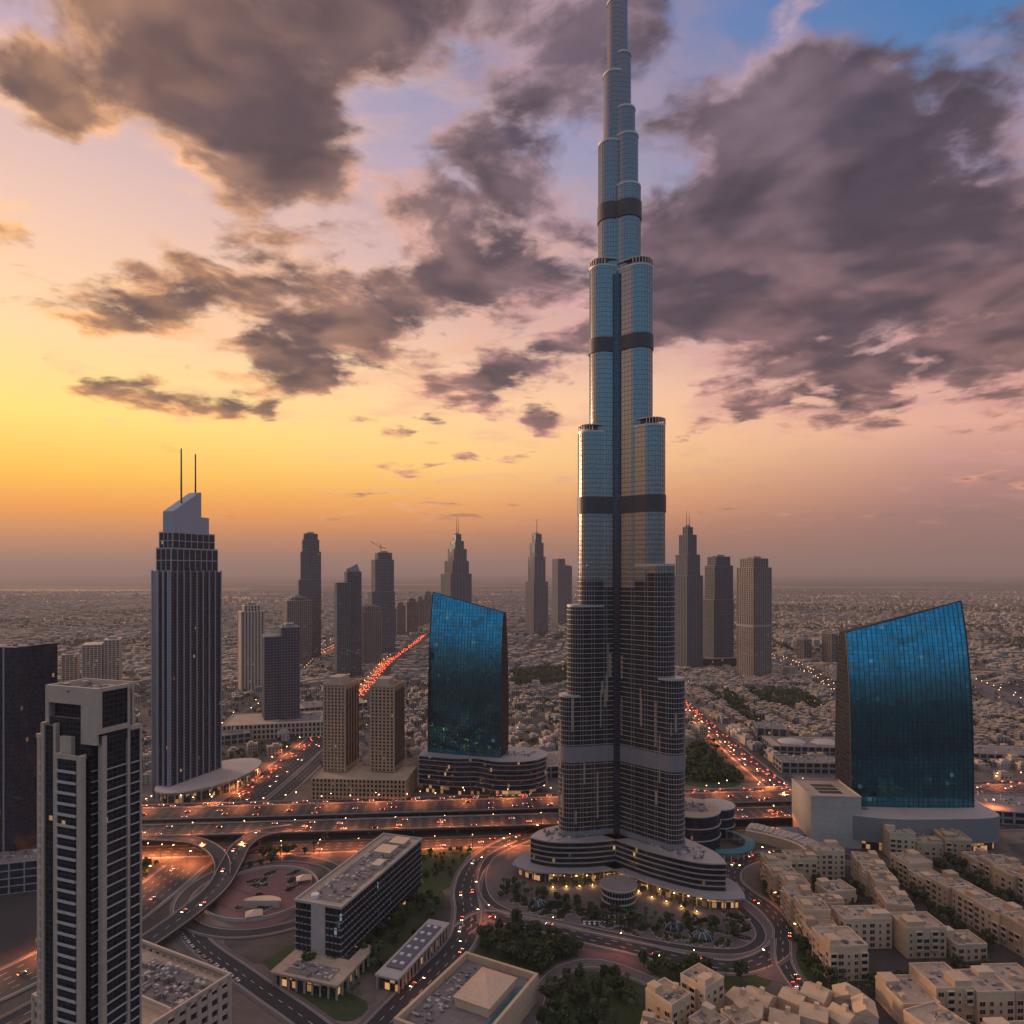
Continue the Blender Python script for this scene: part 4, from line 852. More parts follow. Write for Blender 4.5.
hall('pale low hall between the left blue sail and the skyscraper', 552, 770, 60, 70, 14, 10)
hall('low dark rotunda-side hall at the right edge behind the plinth', 1010, 815, 60, 60, 12, -12, 'roof_grey')
# ================================================================ sandstone apartment blocks
vr = random.Random(11)
def window_mesh(nm, w, h, arch=False):
    b = MB(); 
    b.box(-w/2, w/2, -.06, .3, 0, h, 0); pane = b.mesh(nm, [M['glass_dark']]); b = MB()
    b.box(-w/2-.25, w/2+.25, -.38, 0, -.3, -.02, 1); b.box(-w/2-.2, w/2+.2, -.3, 0, h+.02, h+.3, 1); b.box(-w/2-.2, -w/2, -.22, 0, 0, h, 1); b.box(w/2, w/2+.2, -.22, 0, 0, h, 1); b.box(-.06, .06, -.1, -.06, 0, h, 1)
    return pane, b.mesh('frame', [M['glass_dark'], M['sand_light']])
WIN = [window_mesh('window', 2.2, 2.6), window_mesh('window', 3.2, 2.7), window_mesh('window', 1.4, 2.2)]
def loggia():
    b = MB(); b.box(-2, 2, -.05, .2, 0, 3.0, 0); pane = b.mesh('balcony', [M['glass_dark']]); b = MB(); b.box(-2.3, 2.3, -1.3, 0, -.35, 0, 1); b.box(-2.3, 2.3, -1.3, -1.1, 0, 1.0, 1); b.box(-2.3, -2.0, -1.3, 0, .02, 3.3, 1); b.box(2.0, 2.3, -1.3, 0, .02, 3.3, 1); b.box(-2.3, 2.3, -1.3, 0, 3.3, 3.6, 1)
    return pane, b.mesh('railing', [M['glass_dark'], M['sand_light']])
LOG = loggia()
ACU = MB(); ACU.box(-.9, .9, -.6, .6, 0, 1.1, 0); ACU.cyl(0, 0, 1.1, 1.25, .45, None, 8, 1); ACUm = ACU.mesh('cooling_unit', [M['pale_concrete'], M['dark_metal']])
TNK = MB(); TNK.cyl(0, 0, .5, 2.0, .8, None, 10, 0); TNK.obox(0, 0, 0, .5, 1.3, 1.3, 0, 1)
DSH = MB(); DSH.bar((0, 0, 0), (0, 0, 1.1), .07, 5, 1); DSH.cyl(0, 0, 1.1, 1.3, .35, .75, 10, 0)
SKY = MB(); SKY.obox(0, 0, 0, .5, 2.4, 1.4, 0, 0, 1)
HUT = MB(); HUT.obox(0, 0, 0, 2.4, 2.6, 2.2, 0, 2); HUT.obox(0, 0, 2.4, 2.6, 3.0, 2.6, 0, 2)
RUG = MB(); RUG.obox(0, 0, .015, .06, 4.5, 3.6, 0, 3)
ROOFM = [ACUm, ACUm]+[b_.mesh(n_, [M['pale_concrete'], M['dark_metal'], M['sand'], M['roof_grey']]) for n_, b_ in (('water_tank', TNK), ('satellite_dish', DSH), ('skylight', SKY), ('roof_hut', HUT), ('roof_deck', RUG), ('roof_deck', RUG))]
def villa(x, y, lx, ly, h, rz, label, group=None, faces='lfr', wall=None, detail=True):
    t = thing('apartment_block', label, 'apartment block', (x, y, 0), rz, group); wall = wall or vr.choice(('sand', 'sand', 'sand_light', 'sand_dark'))
    b = MB(); b.box(-lx/2, lx/2, -ly/2, ly/2, 0, h, 0, 1)
    # a set-back or a taller stair tower breaks the roofline
    kx, ky = vr.choice((-1, 1)), vr.choice((-1, 1)); tw, td, th = lx*vr.uniform(.28, .42), ly*vr.uniform(.3, .45), vr.uniform(2.6, 4.2)
    cx, cy = kx*(lx/2-tw/2-.6), ky*(ly/2-td/2-.6); b.box(cx-tw/2, cx+tw/2, cy-td/2, cy+td/2, h, h+th, 0, 1); b.box(cx-tw/2-.12, cx+tw/2+.12, cy-td/2-.12, cy+td/2+.12, h+th, h+th+.4, 0)
    b.build('wall', [M[wall], M['roof_tan']], t)
    p = MB()
    for (x0, x1, y0, y1) in ((-lx/2-.15, lx/2+.15, -ly/2-.15, -ly/2+.4), (-lx/2-.15, lx/2+.15, ly/2-.4, ly/2+.15), (-lx/2-.15, -lx/2+.4, -ly/2+.4, ly/2-.4), (lx/2-.4, lx/2+.15, -ly/2+.4, ly/2-.4)): p.box(x0, x1, y0, y1, h, h+1.2, 0)
    # string courses
    p.box(-lx/2-.14, lx/2+.14, -ly/2-.14, ly/2+.14, h-.5, h-.2, 0); q_ = MB(); q_.box(-lx/2-.14, lx/2+.14, -ly/2-.14, ly/2+.14, 4.6, 4.9, 0); q_.build('string_course', M['sand_light'], t)
    p.build('parapet', M['sand_light'], t); p = MB()
    # pergola
    if vr.random() < .6:
        px_, py_ = -kx*lx*.22, -ky*ly*.2
        for i in range(6): p.box(px_-2.6+i, px_-2.4+i, py_-2, py_+2, h+2.6, h+2.8, 0)
        for sx in (-2.5, 2.5):
            for sy in (-1.8, 1.8): p.box(px_+sx-.15, px_+sx+.15, py_+sy-.15, py_+sy+.15, h, h+2.6, 0)
    if p.f: p.build('pergola', M['sand_dark'], t)
    for _ in range(vr.randint(9, 15)):
        ux, uy = vr.uniform(-lx/2+1.5, lx/2-1.5), vr.uniform(-ly/2+1.5, ly/2-1.5)
        if abs(ux-cx) < tw/2+1 and abs(uy-cy) < td/2+1: continue
        q_ = vr.choice(ROOFM); link(q_.name.split('.')[0], q_, t, (ux, uy, h), vr.choice((0, 1.57, vr.uniform(0, 3))))
    nfl = max(1, int((h-1)//4.3)); style = vr.randint(0, 2)
    for face in faces:
        L = lx if face == 'f' else ly; n = max(2, int(L/4.6))
        for i in range(n):
            s = -L/2+L*(i+.5)/n; col_log = detail and vr.random() < .22
            for fl_ in range(nfl):
                z = 1.2+fl_*4.3; me = LOG if (col_log and fl_ > 0) else WIN[(style+i) % 3] if detail else WIN[0]
                nm = 'balcony' if me is LOG else 'window'
                if vr.random() < .06: continue
                if face == 'f': o = link(nm, me[0], t, (s, -ly/2, z), 0)
                elif face == 'l': o = link(nm, me[0], t, (-lx/2, s, z), -math.pi/2)
                else: o = link(nm, me[0], t, (lx/2, s, z), math.pi/2)
                link('frame' if nm == 'window' else 'railing', me[1], o)
    return t
def row(p, q, n, wdt, label, group, faces, h0=19, jog=2.5):
    p, q = np.array(p, float), np.array(q, float); d = q-p; L = np.linalg.norm(d)/n; u = d/np.linalg.norm(d); rz = math.atan2(u[1], u[0])+math.pi/2; nn = np.array([-u[1], u[0]])
    for i in range(n):
        c = p+u*L*(i+.5)+nn*vr.uniform(-jog, jog)
        villa(c[0], c[1], wdt*vr.uniform(.86, 1.1), L-.02-vr.uniform(.05, .5), h0+vr.choice((0, 0, -4.3, 1.2, 2)), rz, label, group, faces)
g1 = 'apartment blocks in the courtyard row nearest the ring road'
row((212, 556), (205, 442), 6, 19, 'sandstone apartment block in the four-storey row that faces the curving road', g1, 'lr')
row((290, 560), (268, 470), 5, 17, 'sandstone apartment block in the inner row across the tree-filled courtyard', 'apartment blocks in the inner courtyard row', 'lr')
villa(233, 554, 22, 17, 20, 0, 'sandstone apartment block closing the far end of the long courtyard', None, 'f'); villa(257, 560, 24, 16, 24, 0, 'taller sandstone block at the far corner of the long courtyard', None, 'fr')
villa(205, 428, 24, 22, 21, R(3), 'large square sandstone block at the near corner, windows on two full faces', None, 'lfr', 'sand'); villa(236, 462, 32, 18, 19, R(2), 'broad sandstone block facing the garden with three rows of dark windows', None, 'lf', 'sand_light'); villa(268, 452, 26, 20, 19, R(2), 'sandstone block at the near right end of the courtyard', None, 'fr'); villa(295, 447, 20, 17, 10, R(4), 'low two-storey sandstone house beside the near courtyard end', None, 'lf')
villa(239, 505, 22, 16, 17, R(12), 'sandstone block set crosswise in the middle of the courtyard', None, 'lfr'); villa(226, 488, 16, 14, 16, R(4), 'small sandstone block tucked into the courtyard corner', None, 'lfr')
row((318, 560), (340, 440), 6, 20, 'sandstone apartment block in the eastern row beyond the courtyard', 'apartment blocks in the eastern row', 'lr', 19)
row((330, 604), (395, 596), 3, 22, 'sandstone apartment block in the cross row below the grey plinth', 'apartment blocks in the cross row', 'fl', 20)
row((388, 578), (398, 505), 4, 20, 'sandstone apartment block in the easternmost row', 'apartment blocks in the easternmost row', 'lr', 17)
villa(352, 428, 30, 24, 21, R(-4), 'sandstone block at the right edge with paired dark windows', None, 'lf', 'sand')
# nearest blocks along the bottom edge
row((213, 388), (300, 392), 4, 24, 'low sandstone block in the cluster along the bottom right edge', 'bottom right cluster', 'fl', 17)
villa(222, 350, 22, 30, 18, R(20), 'long sandstone block with a flat roof at the very bottom right', None, 'lfr', 'sand'); villa(258, 348, 26, 18, 14, R(4), 'sandstone house with arched side behind the long bottom block', None, 'lf'); villa(290, 352, 20, 20, 20, R(-6), 'tall sandstone house near the bottom right corner', None, 'lf')
villa(316, 398, 18, 22, 23, R(6), 'sandstone stair-tower block near the right edge', None, 'lf')
villa(85, 372, 16, 18, 21, R(38), 'tall square sandstone house with a sunken flat roof, bottom centre', None, 'lfr', 'sand'); villa(108, 388, 17, 17, 20, R(38), 'square sandstone house with a framed flat roof behind the tall one', None, 'lfr', 'sand_light'); villa(103, 358, 15, 14, 15, R(38), 'lower sandstone house between two square ones', None, 'lfr'); villa(122, 366, 14, 14, 12, R(20), 'small sandstone house with a roof terrace at the bottom', None, 'lfr'); villa(74, 350, 16, 12, 16, R(-20), 'sandstone house with pitched wing at the bottom edge', None, 'lfr')
# ridge-roofed houses of the souk quarter
def souk(x, y, lx, ly, h, rz, ridge, label, group):
    t = thing('ridged_house', label, 'house', (x, y, 0), rz, group); b = MB(); b.box(-lx/2, lx/2, -ly/2, ly/2, 0, h, 0, 1); b.build('wall', [M['sand_light'], M['roof_tan']], t)
    r_ = MB(); A = [(-lx/2-.4, -ly/2-.4, h), (lx/2+.4, -ly/2-.4, h), (lx/2+.4, ly/2+.4, h), (-lx/2-.4, ly/2+.4, h)]; p, q = (0, -ly/2-.4, h+ridge), (0, ly/2+.4, h+ridge)
    r_.face([A[0], A[1], p]); r_.face([A[2], A[3], q]); r_.face([A[1], A[2], q, p]); r_.face([A[3], A[0], p, q]); r_.build('roof', M['sand'], t)
    w_ = MB(); w_.box(-1.2, 1.2, -ly*.1-1.2, -ly*.1+1.2, h+ridge*.3, h+ridge+2.6); w_.build('wind_tower', M['sand_light'], t)
    for i in range(3): o = link('window', WIN[2][0], t, (-lx/2+lx*(i+.5)/3, -ly/2, h*.5)); link('frame', WIN[2][1], o)
for i in range(14):
    souk(128+(i % 5)*15+vr.uniform(-3, 3)+(i//5)*4, 388-(i//5)*17+vr.uniform(-3, 3), vr.uniform(11, 16), vr.uniform(11, 16), vr.uniform(8, 13), R(vr.choice((10, 28, 45, 62, -20))), vr.uniform(1.5, 4.5), 'pale ridge-roofed house packed into the quarter at the bottom, right of the square houses', 'ridge-roofed houses')
# ---- low white mall strips
def strip(label, pts, wd, h, mt):
    t = thing('covered_market', label, 'building', (pts[0][0], pts[0][1], 0)); P = smooth_path([(a-pts[0][0], b-pts[0][1], h) for a, b in pts], 5); b = MB(); ribbon(b, P, -wd/2, wd/2, 0, h-.01); b.build('wall', M['sand_light'], t)
    r_ = MB()
    for i in range(2, int(plen(P)), 5):
        p, d = along(P, i); r_.obox(p[0], p[1], h, h+vr.uniform(.7, 2), vr.uniform(2.5, 5), wd*.7, math.atan2(d[1], d[0]), 0)
    r_.build('roof_vault', M['pale_concrete'], t)
strip('low winding white-roofed market hall between the skyscraper and the pale plinth', [G(748, 836), G(775, 842), G(805, 852), G(828, 868)], 22, 9, 0)
strip('second pale market strip in front of the grey plinth', [G(800, 826), G(822, 834), G(850, 838), G(884, 848)], 16, 9, 0)
pl = thing('water_pavilion', 'blue glass roofed pavilion by the market strip', 'pavilion', (*G(790, 838), 0)); b = MB(); b.box(-16, 14, -9, 9, 0, 6, 0, 1); b.build('glazing', [M['glass_office'], M['teal']], pl); b = MB(); b.box(-17, 15, -10, 10, 6, 6.6, 0); b.build('roof', plain('blue_roof', (.05, .13, .2), .3), pl)
# ================================================================ roads
def PX(pts, z=0.0): return smooth_path([(*G(p[0], p[1], p[2] if len(p) > 2 else z), p[2] if len(p) > 2 else z) for p in pts], 6)
ROADS = []                                   # (path, half width) used to keep houses and trees off the carriageways
LVL = [0.0]
def road(name, path, wd, label, lanes=2, kerb=True, deck=False, mat_='asphalt', mark=True):
    LVL[0] += .012; lift = .06+LVL[0]; ROADS.append((path, wd/2+3)); b = MB()
    ribbon(b, path, -wd/2, wd/2, lift, 1.6 if deck else 0)
    tag(b.build(name, M[mat_]), label, kind='structure')
    if kerb:
        k_ = MB(); 
        for s in (-1, 1):
            o0, o1 = (wd/2, wd/2+.5) if s > 0 else (-wd/2-.5, -wd/2)
            if deck: ribbon(k_, path, *(wd/2-.4, wd/2) if s > 0 else (-wd/2, -wd/2+.4), lift+1.1, 1.1-.002)
            else: ribbon(k_, path, o0, o1, lift+.12, .16); ribbon(k_, path, *((o1, o1+2.6) if s > 0 else (o0-2.6, o0)), lift+.1, 0, 1)
        tag(k_.build('parapet' if deck else 'pavement', [M['kerb'], M['paving']]), label+(', its pale parapets' if deck else ', its pale kerbs and pavement'), kind='structure')
    if mark:
        m_ = MB(); L = plen(path)
        for i in range(1, lanes):
            o = -wd/2+wd*i/lanes; n, _ = normals(path)
            sh_ = path.copy(); sh_[:, :2] += n*o; s = 2.0
            while s < L-6:
                p, d = along(sh_, s); q, _d = along(sh_, s+4); nn = np.array([-d[1], d[0]])*.16
                m_.face([(p[0]-nn[0], p[1]-nn[1], p[2]+lift+.02), (q[0]-nn[0], q[1]-nn[1], q[2]+lift+.02), (q[0]+nn[0], q[1]+nn[1], q[2]+lift+.02), (p[0]+nn[0], p[1]+nn[1], p[2]+lift+.02)], 0); s += 10
        for o in (-wd/2+.7, wd/2-.7): ribbon(m_, path, o-.12, o+.12, lift+.018)
        tag(m_.build('road_marking', M['line']), label+', its painted lines', kind='structure')
    return path
ZD = 9.0
def line(a, b_, n=40): return np.array([[a[0]+(b_[0]-a[0])*t, a[1]+(b_[1]-a[1])*t, a[2]+(b_[2]-a[2])*t] for t in np.linspace(0, 1, n)])
hwA = line((-900, 590, ZD), (1300, 768, ZD), 90); hwB = line((-900, 634, ZD), (1300, 818, ZD), 90); hwC = line((-900, 672, 3), (1300, 862, 3), 90); low = line((-900, 562, 0), (1300, 742, 0), 90)
road('highway', hwA, 30, 'near carriageway of the elevated highway', 6, True, True, 'asphalt_worn'); road('highway', hwB, 34, 'far carriageway of the elevated highway', 6, True, True, 'asphalt_worn')
road('frontage_road', hwC, 16, 'frontage road behind the elevated highway', 3); road('lower_road', low, 26, 'lower road running in the shade of the elevated highway', 4, True, False, 'asphalt_worn')
ramp = PX([(292, 828, 9.3), (262, 833, 9.3), (242, 845, 9.3), (232, 862, 9.2), (218, 886, 9.0), (194, 908, 8.2), (164, 930, 7), (140, 946, 6), (95, 975, 4), (40, 1006, 1.5), (-40, 1050, .2)])
road('ramp', ramp, 17, 'curving slip ramp that swings down from the highway', 2, True, True, 'asphalt_worn')
loop = PX([(120, 838, 9.33), (160, 838, 9.33), (195, 841, 9.33), (214, 850, 9.33), (222, 862, 9.3), (222, 876, 9.1)])
road('ramp', loop, 12, 'inner loop joining the highway to the slip ramp', 1, True, True, 'asphalt_worn', False)
r1 = PX([(258, 842), (222, 862), (196, 888), (186, 908), (190, 930), (206, 949), (236, 970), (268, 993), (300, 1015), (345, 1050), (420, 1110)])
road('street', r1, 14, 'street with parked cars curving past the flat roofed block', 2)
r2 = PX([(350, 1060), (400, 1006), (432, 974), (462, 940), (468, 912), (466, 890), (474, 868), (498, 848), (528, 836), (560, 827), (600, 822)])
road('street', r2, 19, 'street climbing past the arcade and round to the highway', 3)
ring = PX([(462, 930), (485, 916), (508, 919), (532, 924), (560, 930), (590, 938), (622, 945), (658, 954), (695, 962), (733, 967), (762, 960), (781, 946), (784, 929), (767, 908), (745, 893), (732, 880), (734, 868), (748, 860), (770, 855), (800, 852), (850, 858)])
road('ring_road', ring, 15, 'ring road sweeping round the foot of the silver skyscraper', 3)
inner = PX([(520, 842), (492, 856), (482, 876), (487, 898), (508, 912), (545, 920), (600, 932), (650, 942), (700, 950), (740, 951), (760, 940), (757, 925), (740, 908)])
road('driveway', inner, 6, 'narrow inner driveway along the skyscraper garden', 1, True, False, 'asphalt_worn', False)
r3 = PX([(783, 940), (784, 962), (799, 986), (820, 1003), (848, 1022), (900, 1060)])
road('street', r3, 10, 'street running down beside the sandstone blocks', 2)
r4 = PX([(500, 1080), (530, 1020), (541, 990), (560, 971), (588, 963), (615, 967), (650, 981), (690, 1000)])
road('garden_lane', r4, 8, 'narrow lane round the palm garden', 1, True, False, 'paving', False)
rl = PX([(-60, 1010), (0, 985), (60, 955), (110, 925), (150, 895), (185, 866)])
road('street', rl, 34, 'wide street with red tail lights behind the framed tower', 5, True, False, 'asphalt_worn')
av1 = PX([(215, 815), (246, 798), (284, 768), (318, 741), (350, 713), (373, 686), (393, 662), (415, 645), (431, 631), (448, 614), (462, 602)])
road('avenue', av1, 42, 'left avenue full of tail lights running to the horizon', 6, True, False)
av1b = PX([(262, 812), (296, 782), (322, 757), (345, 730), (362, 706)])
road('avenue', av1b, 18, 'service avenue beside the tail-lit avenue', 3, True, False, 'asphalt_worn')
av2 = PX([(800, 806), (770, 780), (741, 756), (726, 742), (703, 722), (683, 703), (660, 684), (640, 668), (622, 655)])
road('avenue', av2, 30, 'right avenue lined with lamps behind the skyscraper', 4)
av3 = PX([(760, 652), (800, 668), (828, 686), (850, 702), (900, 735), (960, 775)])
road('avenue', av3, 26, 'distant avenue curving behind the wide blue sail', 4)
av4 = PX([(940, 668), (975, 684), (1024, 702), (1090, 730)])
road('avenue', av4, 30, 'pale highway at the far right edge', 4, True, False, 'paving')
av5 = PX([(60, 722), (180, 735), (230, 722), (280, 690), (310, 662), (330, 640)])
road('street', av5, 16, 'street across the plain left of the dark broad tower', 2)
av6 = PX([(270, 668), (320, 655), (345, 640), (360, 620), (372, 606)])
road('street', av6, 22, 'far street behind the left tower cluster', 3)
oval = smooth_path([(x, y, 0) for x, y in ellipse(*G(266, 892), 60, 62, 28, rot=R(20))]+[(ellipse(*G(266, 892), 60, 62, 28, rot=R(20))[0]+(0,))], 6)
road('driveway', oval, 9, 'oval drive looping round the sunken plaza', 1, True, False, 'asphalt_worn', False)
# highway columns and lower retaining wall
cm = MB(); cm.obox(0, 0, 0, 6.2, 2.2, 2.2, 0); cm.obox(0, 0, 6.2, 7.5, 3, 14, 0); cmm = cm.mesh('highway_column', [M['concrete']])
for path, st, lab in ((hwA, 42, 'concrete column carrying the near carriageway of the highway'), (hwB, 42, 'concrete column carrying the far carriageway of the highway')):
    for s in np.arange(430, plen(path)-560, st):
        p, d = along(path, s); o = link('highway_column', cmm, None, (p[0], p[1], 0), math.atan2(d[1], d[0])); tag(o, lab, 'column', 'columns under the highway, '+lab.split('the ')[1][:4])
c2 = MB(); c2.obox(0, 0, -2, 6, 2, 2, 0); c2m = c2.mesh('ramp_column', [M['concrete']])
for s in np.arange(30, 230, 28): p, d = along(ramp, s); tag(link('ramp_column', c2m, None, (p[0], p[1], p[2]-7.7), math.atan2(d[1], d[0])), 'concrete column under the curving slip ramp', 'column', 'columns under the slip ramp')
# plazas, lawns, islands
def sheet(name, pts, z, m, label, kind='structure', sm=True):
    P = [G(*p) for p in pts]; 
    if sm: P = [(q[0], q[1]) for q in smooth_path([(x, y, 0) for x, y in P+[P[0]]], 4)[:-1]]
    b = MB(); a = sum(P[i][0]*P[(i+1) % len(P)][1]-P[(i+1) % len(P)][0]*P[i][1] for i in range(len(P)))
    if a < 0: P = P[::-1]
    b.prism(P, 0, z, 0); tag(b.build(name, M[m]), label, kind=kind); return P
sheet('plaza', [(490, 870), (500, 905), (560, 922), (640, 938), (720, 950), (765, 935), (750, 895), (720, 850), (620, 830), (530, 845)], .03, 'paving', 'paved garden plaza at the foot of the skyscraper')
sheet('plaza', [(222, 868), (214, 892), (226, 922), (262, 930), (300, 905), (312, 872), (290, 852), (250, 854)], .035, 'red_paving', 'mauve paved sunken plaza inside the oval drive')
sheet('lawn', [(418, 848), (420, 876), (440, 890), (456, 880), (466, 858), (480, 846), (440, 845)], .025, 'grass', 'dark lawn between the office block and the street')
sheet('lawn', [(470, 934), (520, 926), (574, 938), (580, 956), (545, 984), (500, 968), (468, 954)], .027, 'grass', 'planted ground under the garden trees')
sheet('lawn', [(545, 996), (580, 972), (640, 980), (660, 1010), (600, 1060), (540, 1040)], .029, 'grass', 'planted ground under the palm garden')
sheet('lawn', [(640, 958), (700, 972), (760, 975), (768, 986), (700, 990), (640, 972)], .026, 'grass', 'strip of grass along the ring road')
sheet('lawn', [(680, 752), (700, 742), (742, 782), (684, 783)], .025, 'grass', 'ground of the wooded park right of the skyscraper')
sheet('lawn', [(762, 868), (790, 900), (815, 955), (870, 1010), (840, 1020), (800, 975), (790, 930), (764, 902)], .024, 'grass', 'planted strip between the street and the sandstone blocks')
sheet('plaza', [(575, 946), (640, 962), (655, 972), (640, 975), (578, 956)], .032, 'red_paving', 'red paved strip beside the ring road')
sheet('lawn', [(262, 962), (300, 944), (330, 982), (368, 1004), (345, 1022), (300, 1000)], .028, 'grass', 'green strip before the entrance podium of the office block')
sheet('lawn', [(348, 962), (420, 884), (446, 902), (404, 946), (374, 972)], .031, 'grass', 'garden between the office block and the arcade')
sheet('car_park', [(580, 908), (632, 916), (636, 932), (582, 926)], .045, 'asphalt', 'small car park before the entrance pavilion', sm=False)
sheet('traffic_island', [(474, 906), (478, 923), (496, 919)], .2, 'paving', 'triangular paved island at the junction', sm=False)
sheet('traffic_island', [(756, 976), (772, 966), (788, 986)], .2, 'paving', 'triangular paved island on the ring road', sm=False)
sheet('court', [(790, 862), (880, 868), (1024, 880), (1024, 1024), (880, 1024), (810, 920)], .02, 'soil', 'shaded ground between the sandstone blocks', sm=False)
sheet('lot', [(0, 888), (40, 884), (148, 905), (148, 985), (60, 1024), (0, 1024)], .015, 'asphalt_worn', 'dark tarmac lot beside the wide street')
sheet('court', [(150, 860), (215, 850), (180, 915), (150, 930)], .018, 'soil', 'bare lot inside the ramp loop', sm=False)
# plaza pavilion canopies
cv = thing('curved_pavilion', 'small curved pale pavilion with a tan roof on the sunken plaza', 'pavilion', (*G(262, 908), 0)); b = MB(); b.prism(ellipse(0, 0, 13, 7, 24, 0, 180)+[(-13, 0)][:0], 0, 5, 0, 1); b.build('wall', [M['pale_concrete'], M['sand_light']], cv); b = MB(); b.prism(ellipse(0, 0, 14, 8, 24, 0, 180), 5, 5.6, 0, 0, True); b.build('roof', M['sand_light'], cv)
for (a, c, lab) in ((304, 882, 'terracotta tent canopy on the sunken plaza'), (254, 918, 'terracotta kiosk roof beside the curved pavilion')):
    tt = thing('tent_canopy', lab, 'canopy', (*G(a, c), 0), R(20)); b = MB(); P = [(-6, -5, 3.4), (6, -5, 3.4), (6, 5, 3.4), (-6, 5, 3.4)]
    for i in range(4): b.face([P[i], P[(i+1) % 4], (0, 0, 6.5)])
    b.face(P[::-1]); b.build('roof', M['terracotta'], tt)
    for sx in (-5.5, 5.5):
        for sy in (-4.5, 4.5): q = MB(); q.cyl(sx, sy, 0, 3.5, .18, None, 6); q.build('post', M['white'], tt)
wl = thing('ring_wall', 'low curved wall ringing the sunken plaza', 'wall', (*G(262, 893), 0)); b = MB(); Q = smooth_path([(x, y, 0) for x, y in ellipse(0, 0, 42, 44, 30, 20, 330)], 4); ribbon(b, Q, -.4, .4, 2.6, 2.6); b.build('coping', M['pale_concrete'], wl)
# glasshouse domes in the garden
for (a, c, lab) in ((537, 906, 'small leafy glass dome left in the skyscraper garden'), (674, 928, 'small blue glass dome in the garden below the right podium wing'), (702, 938, 'second blue glass dome nearest the ring road')):
    gd = thing('glass_dome', lab, 'dome', (*G(a, c), 0)); b = MB(); N, K = 18, 6
    rg = [[(7.5*math.cos(R(15*j))*math.cos(2*math.pi*i/N), 6*math.cos(R(15*j))*math.sin(2*math.pi*i/N), 5*math.sin(R(15*j))) for i in range(N)] for j in range(K)]
    for A, B in zip(rg, rg[1:]):
        for i in range(N): b.face([A[i], A[(i+1) % N], B[(i+1) % N], B[i]])
    b.face(rg[-1]); b.build('glazing', M['glass_office'], gd); b = MB()
    for i in range(0, N, 2):
        for A, B in zip(rg, rg[1:]): b.bar(A[i], B[i], .14, 4)
    b.build('rib', M['white'], gd)
# ================================================================ cars
M['lens'] = plain('lamp_lens', (.3, .28, .27), .2, .05); M['red_lens'] = plain('red_lamp_lens', (.25, .02, .02), .2, .05)
def car_mesh(nm, paint, van=False, lit=True):
    b = MB(); L, Wd = (5.2, 2.0) if van else (4.5, 1.84)
    prof = [(-L/2, .35), (-L/2+.05, .8), (-L/2+.5, .98), (-L/2+1.0, 1.02), (-L/2+1.65, 1.48), (L/2-1.6, 1.5), (L/2-.5, 1.05), (L/2-.05, .9), (L/2, .4)] if not van else [(-L/2, .35), (-L/2+.05, 1.0), (-L/2+.7, 1.15), (-L/2+1.35, 1.95), (L/2-.15, 2.0), (L/2, 1.0), (L/2, .4)]
    y0, y1 = -Wd/2, Wd/2; n = len(prof)
    def yy(z, s): return s*(Wd/2-(.17*max(0, z-.95)))
    A = [(x, yy(z, -1), z) for x, z in prof]; B = [(x, yy(z, 1), z) for x, z in prof]
    b.face(A[::-1] if False else A[::-1], 0); b.face(B, 0)
    for i in range(n-1):
        g_ = prof[i][1] > .95 and prof[i+1][1] > .95 and abs(prof[i+1][1]-prof[i][1]) > .25
        b.face([A[i], A[i+1], B[i+1], B[i]], 1 if g_ else 0)
    b.face([A[-1], A[0], B[0], B[-1]], 2)
    # side glass, wheels, lamps
    xs = (-L/2+1.25, L/2-1.1); 
    for s in (-1, 1): b.box(xs[0]+.35, xs[1]-.35, *sorted((s*(Wd/2-.1), s*(Wd/2+.0))), 1.08, 1.36 if not van else 1.7, 1)
    for x in (-L/2+.85, L/2-.85):
        for s in (-1, 1):
            c = [(x+.33*math.cos(t), s*(Wd/2+.03), .33+.33*math.sin(t)) for t in np.linspace(0, 2*math.pi, 11)[:-1]]; d = [(q[0], s*(Wd/2-.2), q[2]) for q in c]
            b.face(c if s < 0 else c[::-1], 2)
            for i in range(10): b.face([c[i], d[i], d[(i+1) % 10], c[(i+1) % 10]], 2)
    for s in (-.62, .62): b.box(-L/2-.06, -L/2+.1, s-.26, s+.26, .58, .82, 3); b.box(L/2-.1, L/2+.06, s-.26, s+.26, .66, .94, 4)
    return b.mesh(nm, [M['paint_'+paint], M['car_glass'], M['rubber'], M['head' if lit else 'lens'], M['tail' if lit else 'red_lens']])
PARKED = [car_mesh('car', c, False, False) for c in ('white', 'silver', 'black', 'sand', 'white')]
CARS = [car_mesh('car', c) for c in ('white', 'silver', 'black', 'sand', 'red', 'white')]+[car_mesh('van', 'white', True)]
cr_ = random.Random(23)
def traffic(path, offs, spacing, s0, s1, label, group, lift=.3, jit=.75):
    n, _ = normals(path); L = plen(path); k = 0; pool = PARKED if 'parked' in label else CARS
    for o, sense in offs:
        sh_ = path.copy(); sh_[:, :2] += n*o; s = s0+cr_.uniform(0, spacing)
        while s < min(s1, L-2):
            p, d = along(sh_, s); me = cr_.choice(pool)
            a = math.atan2(d[1], d[0])+(math.pi if sense > 0 else 0)     # the nose is at local -x
            o_ = link(me.name.split('.')[0], me, None, (p[0], p[1], p[2]+lift), a); tag(o_, label, 'van' if me is CARS[-1] else 'car', group); s += spacing*cr_.uniform(1-jit, 1+jit); k += 1
    return k
nc = 0
nc += traffic(hwA, [(-11, 1), (-6, 1), (-1.5, 1), (3, 1), (8, 1)], 105, 480, 1400, 'car driving to the right on the near carriageway of the elevated highway', 'cars on the near highway carriageway')
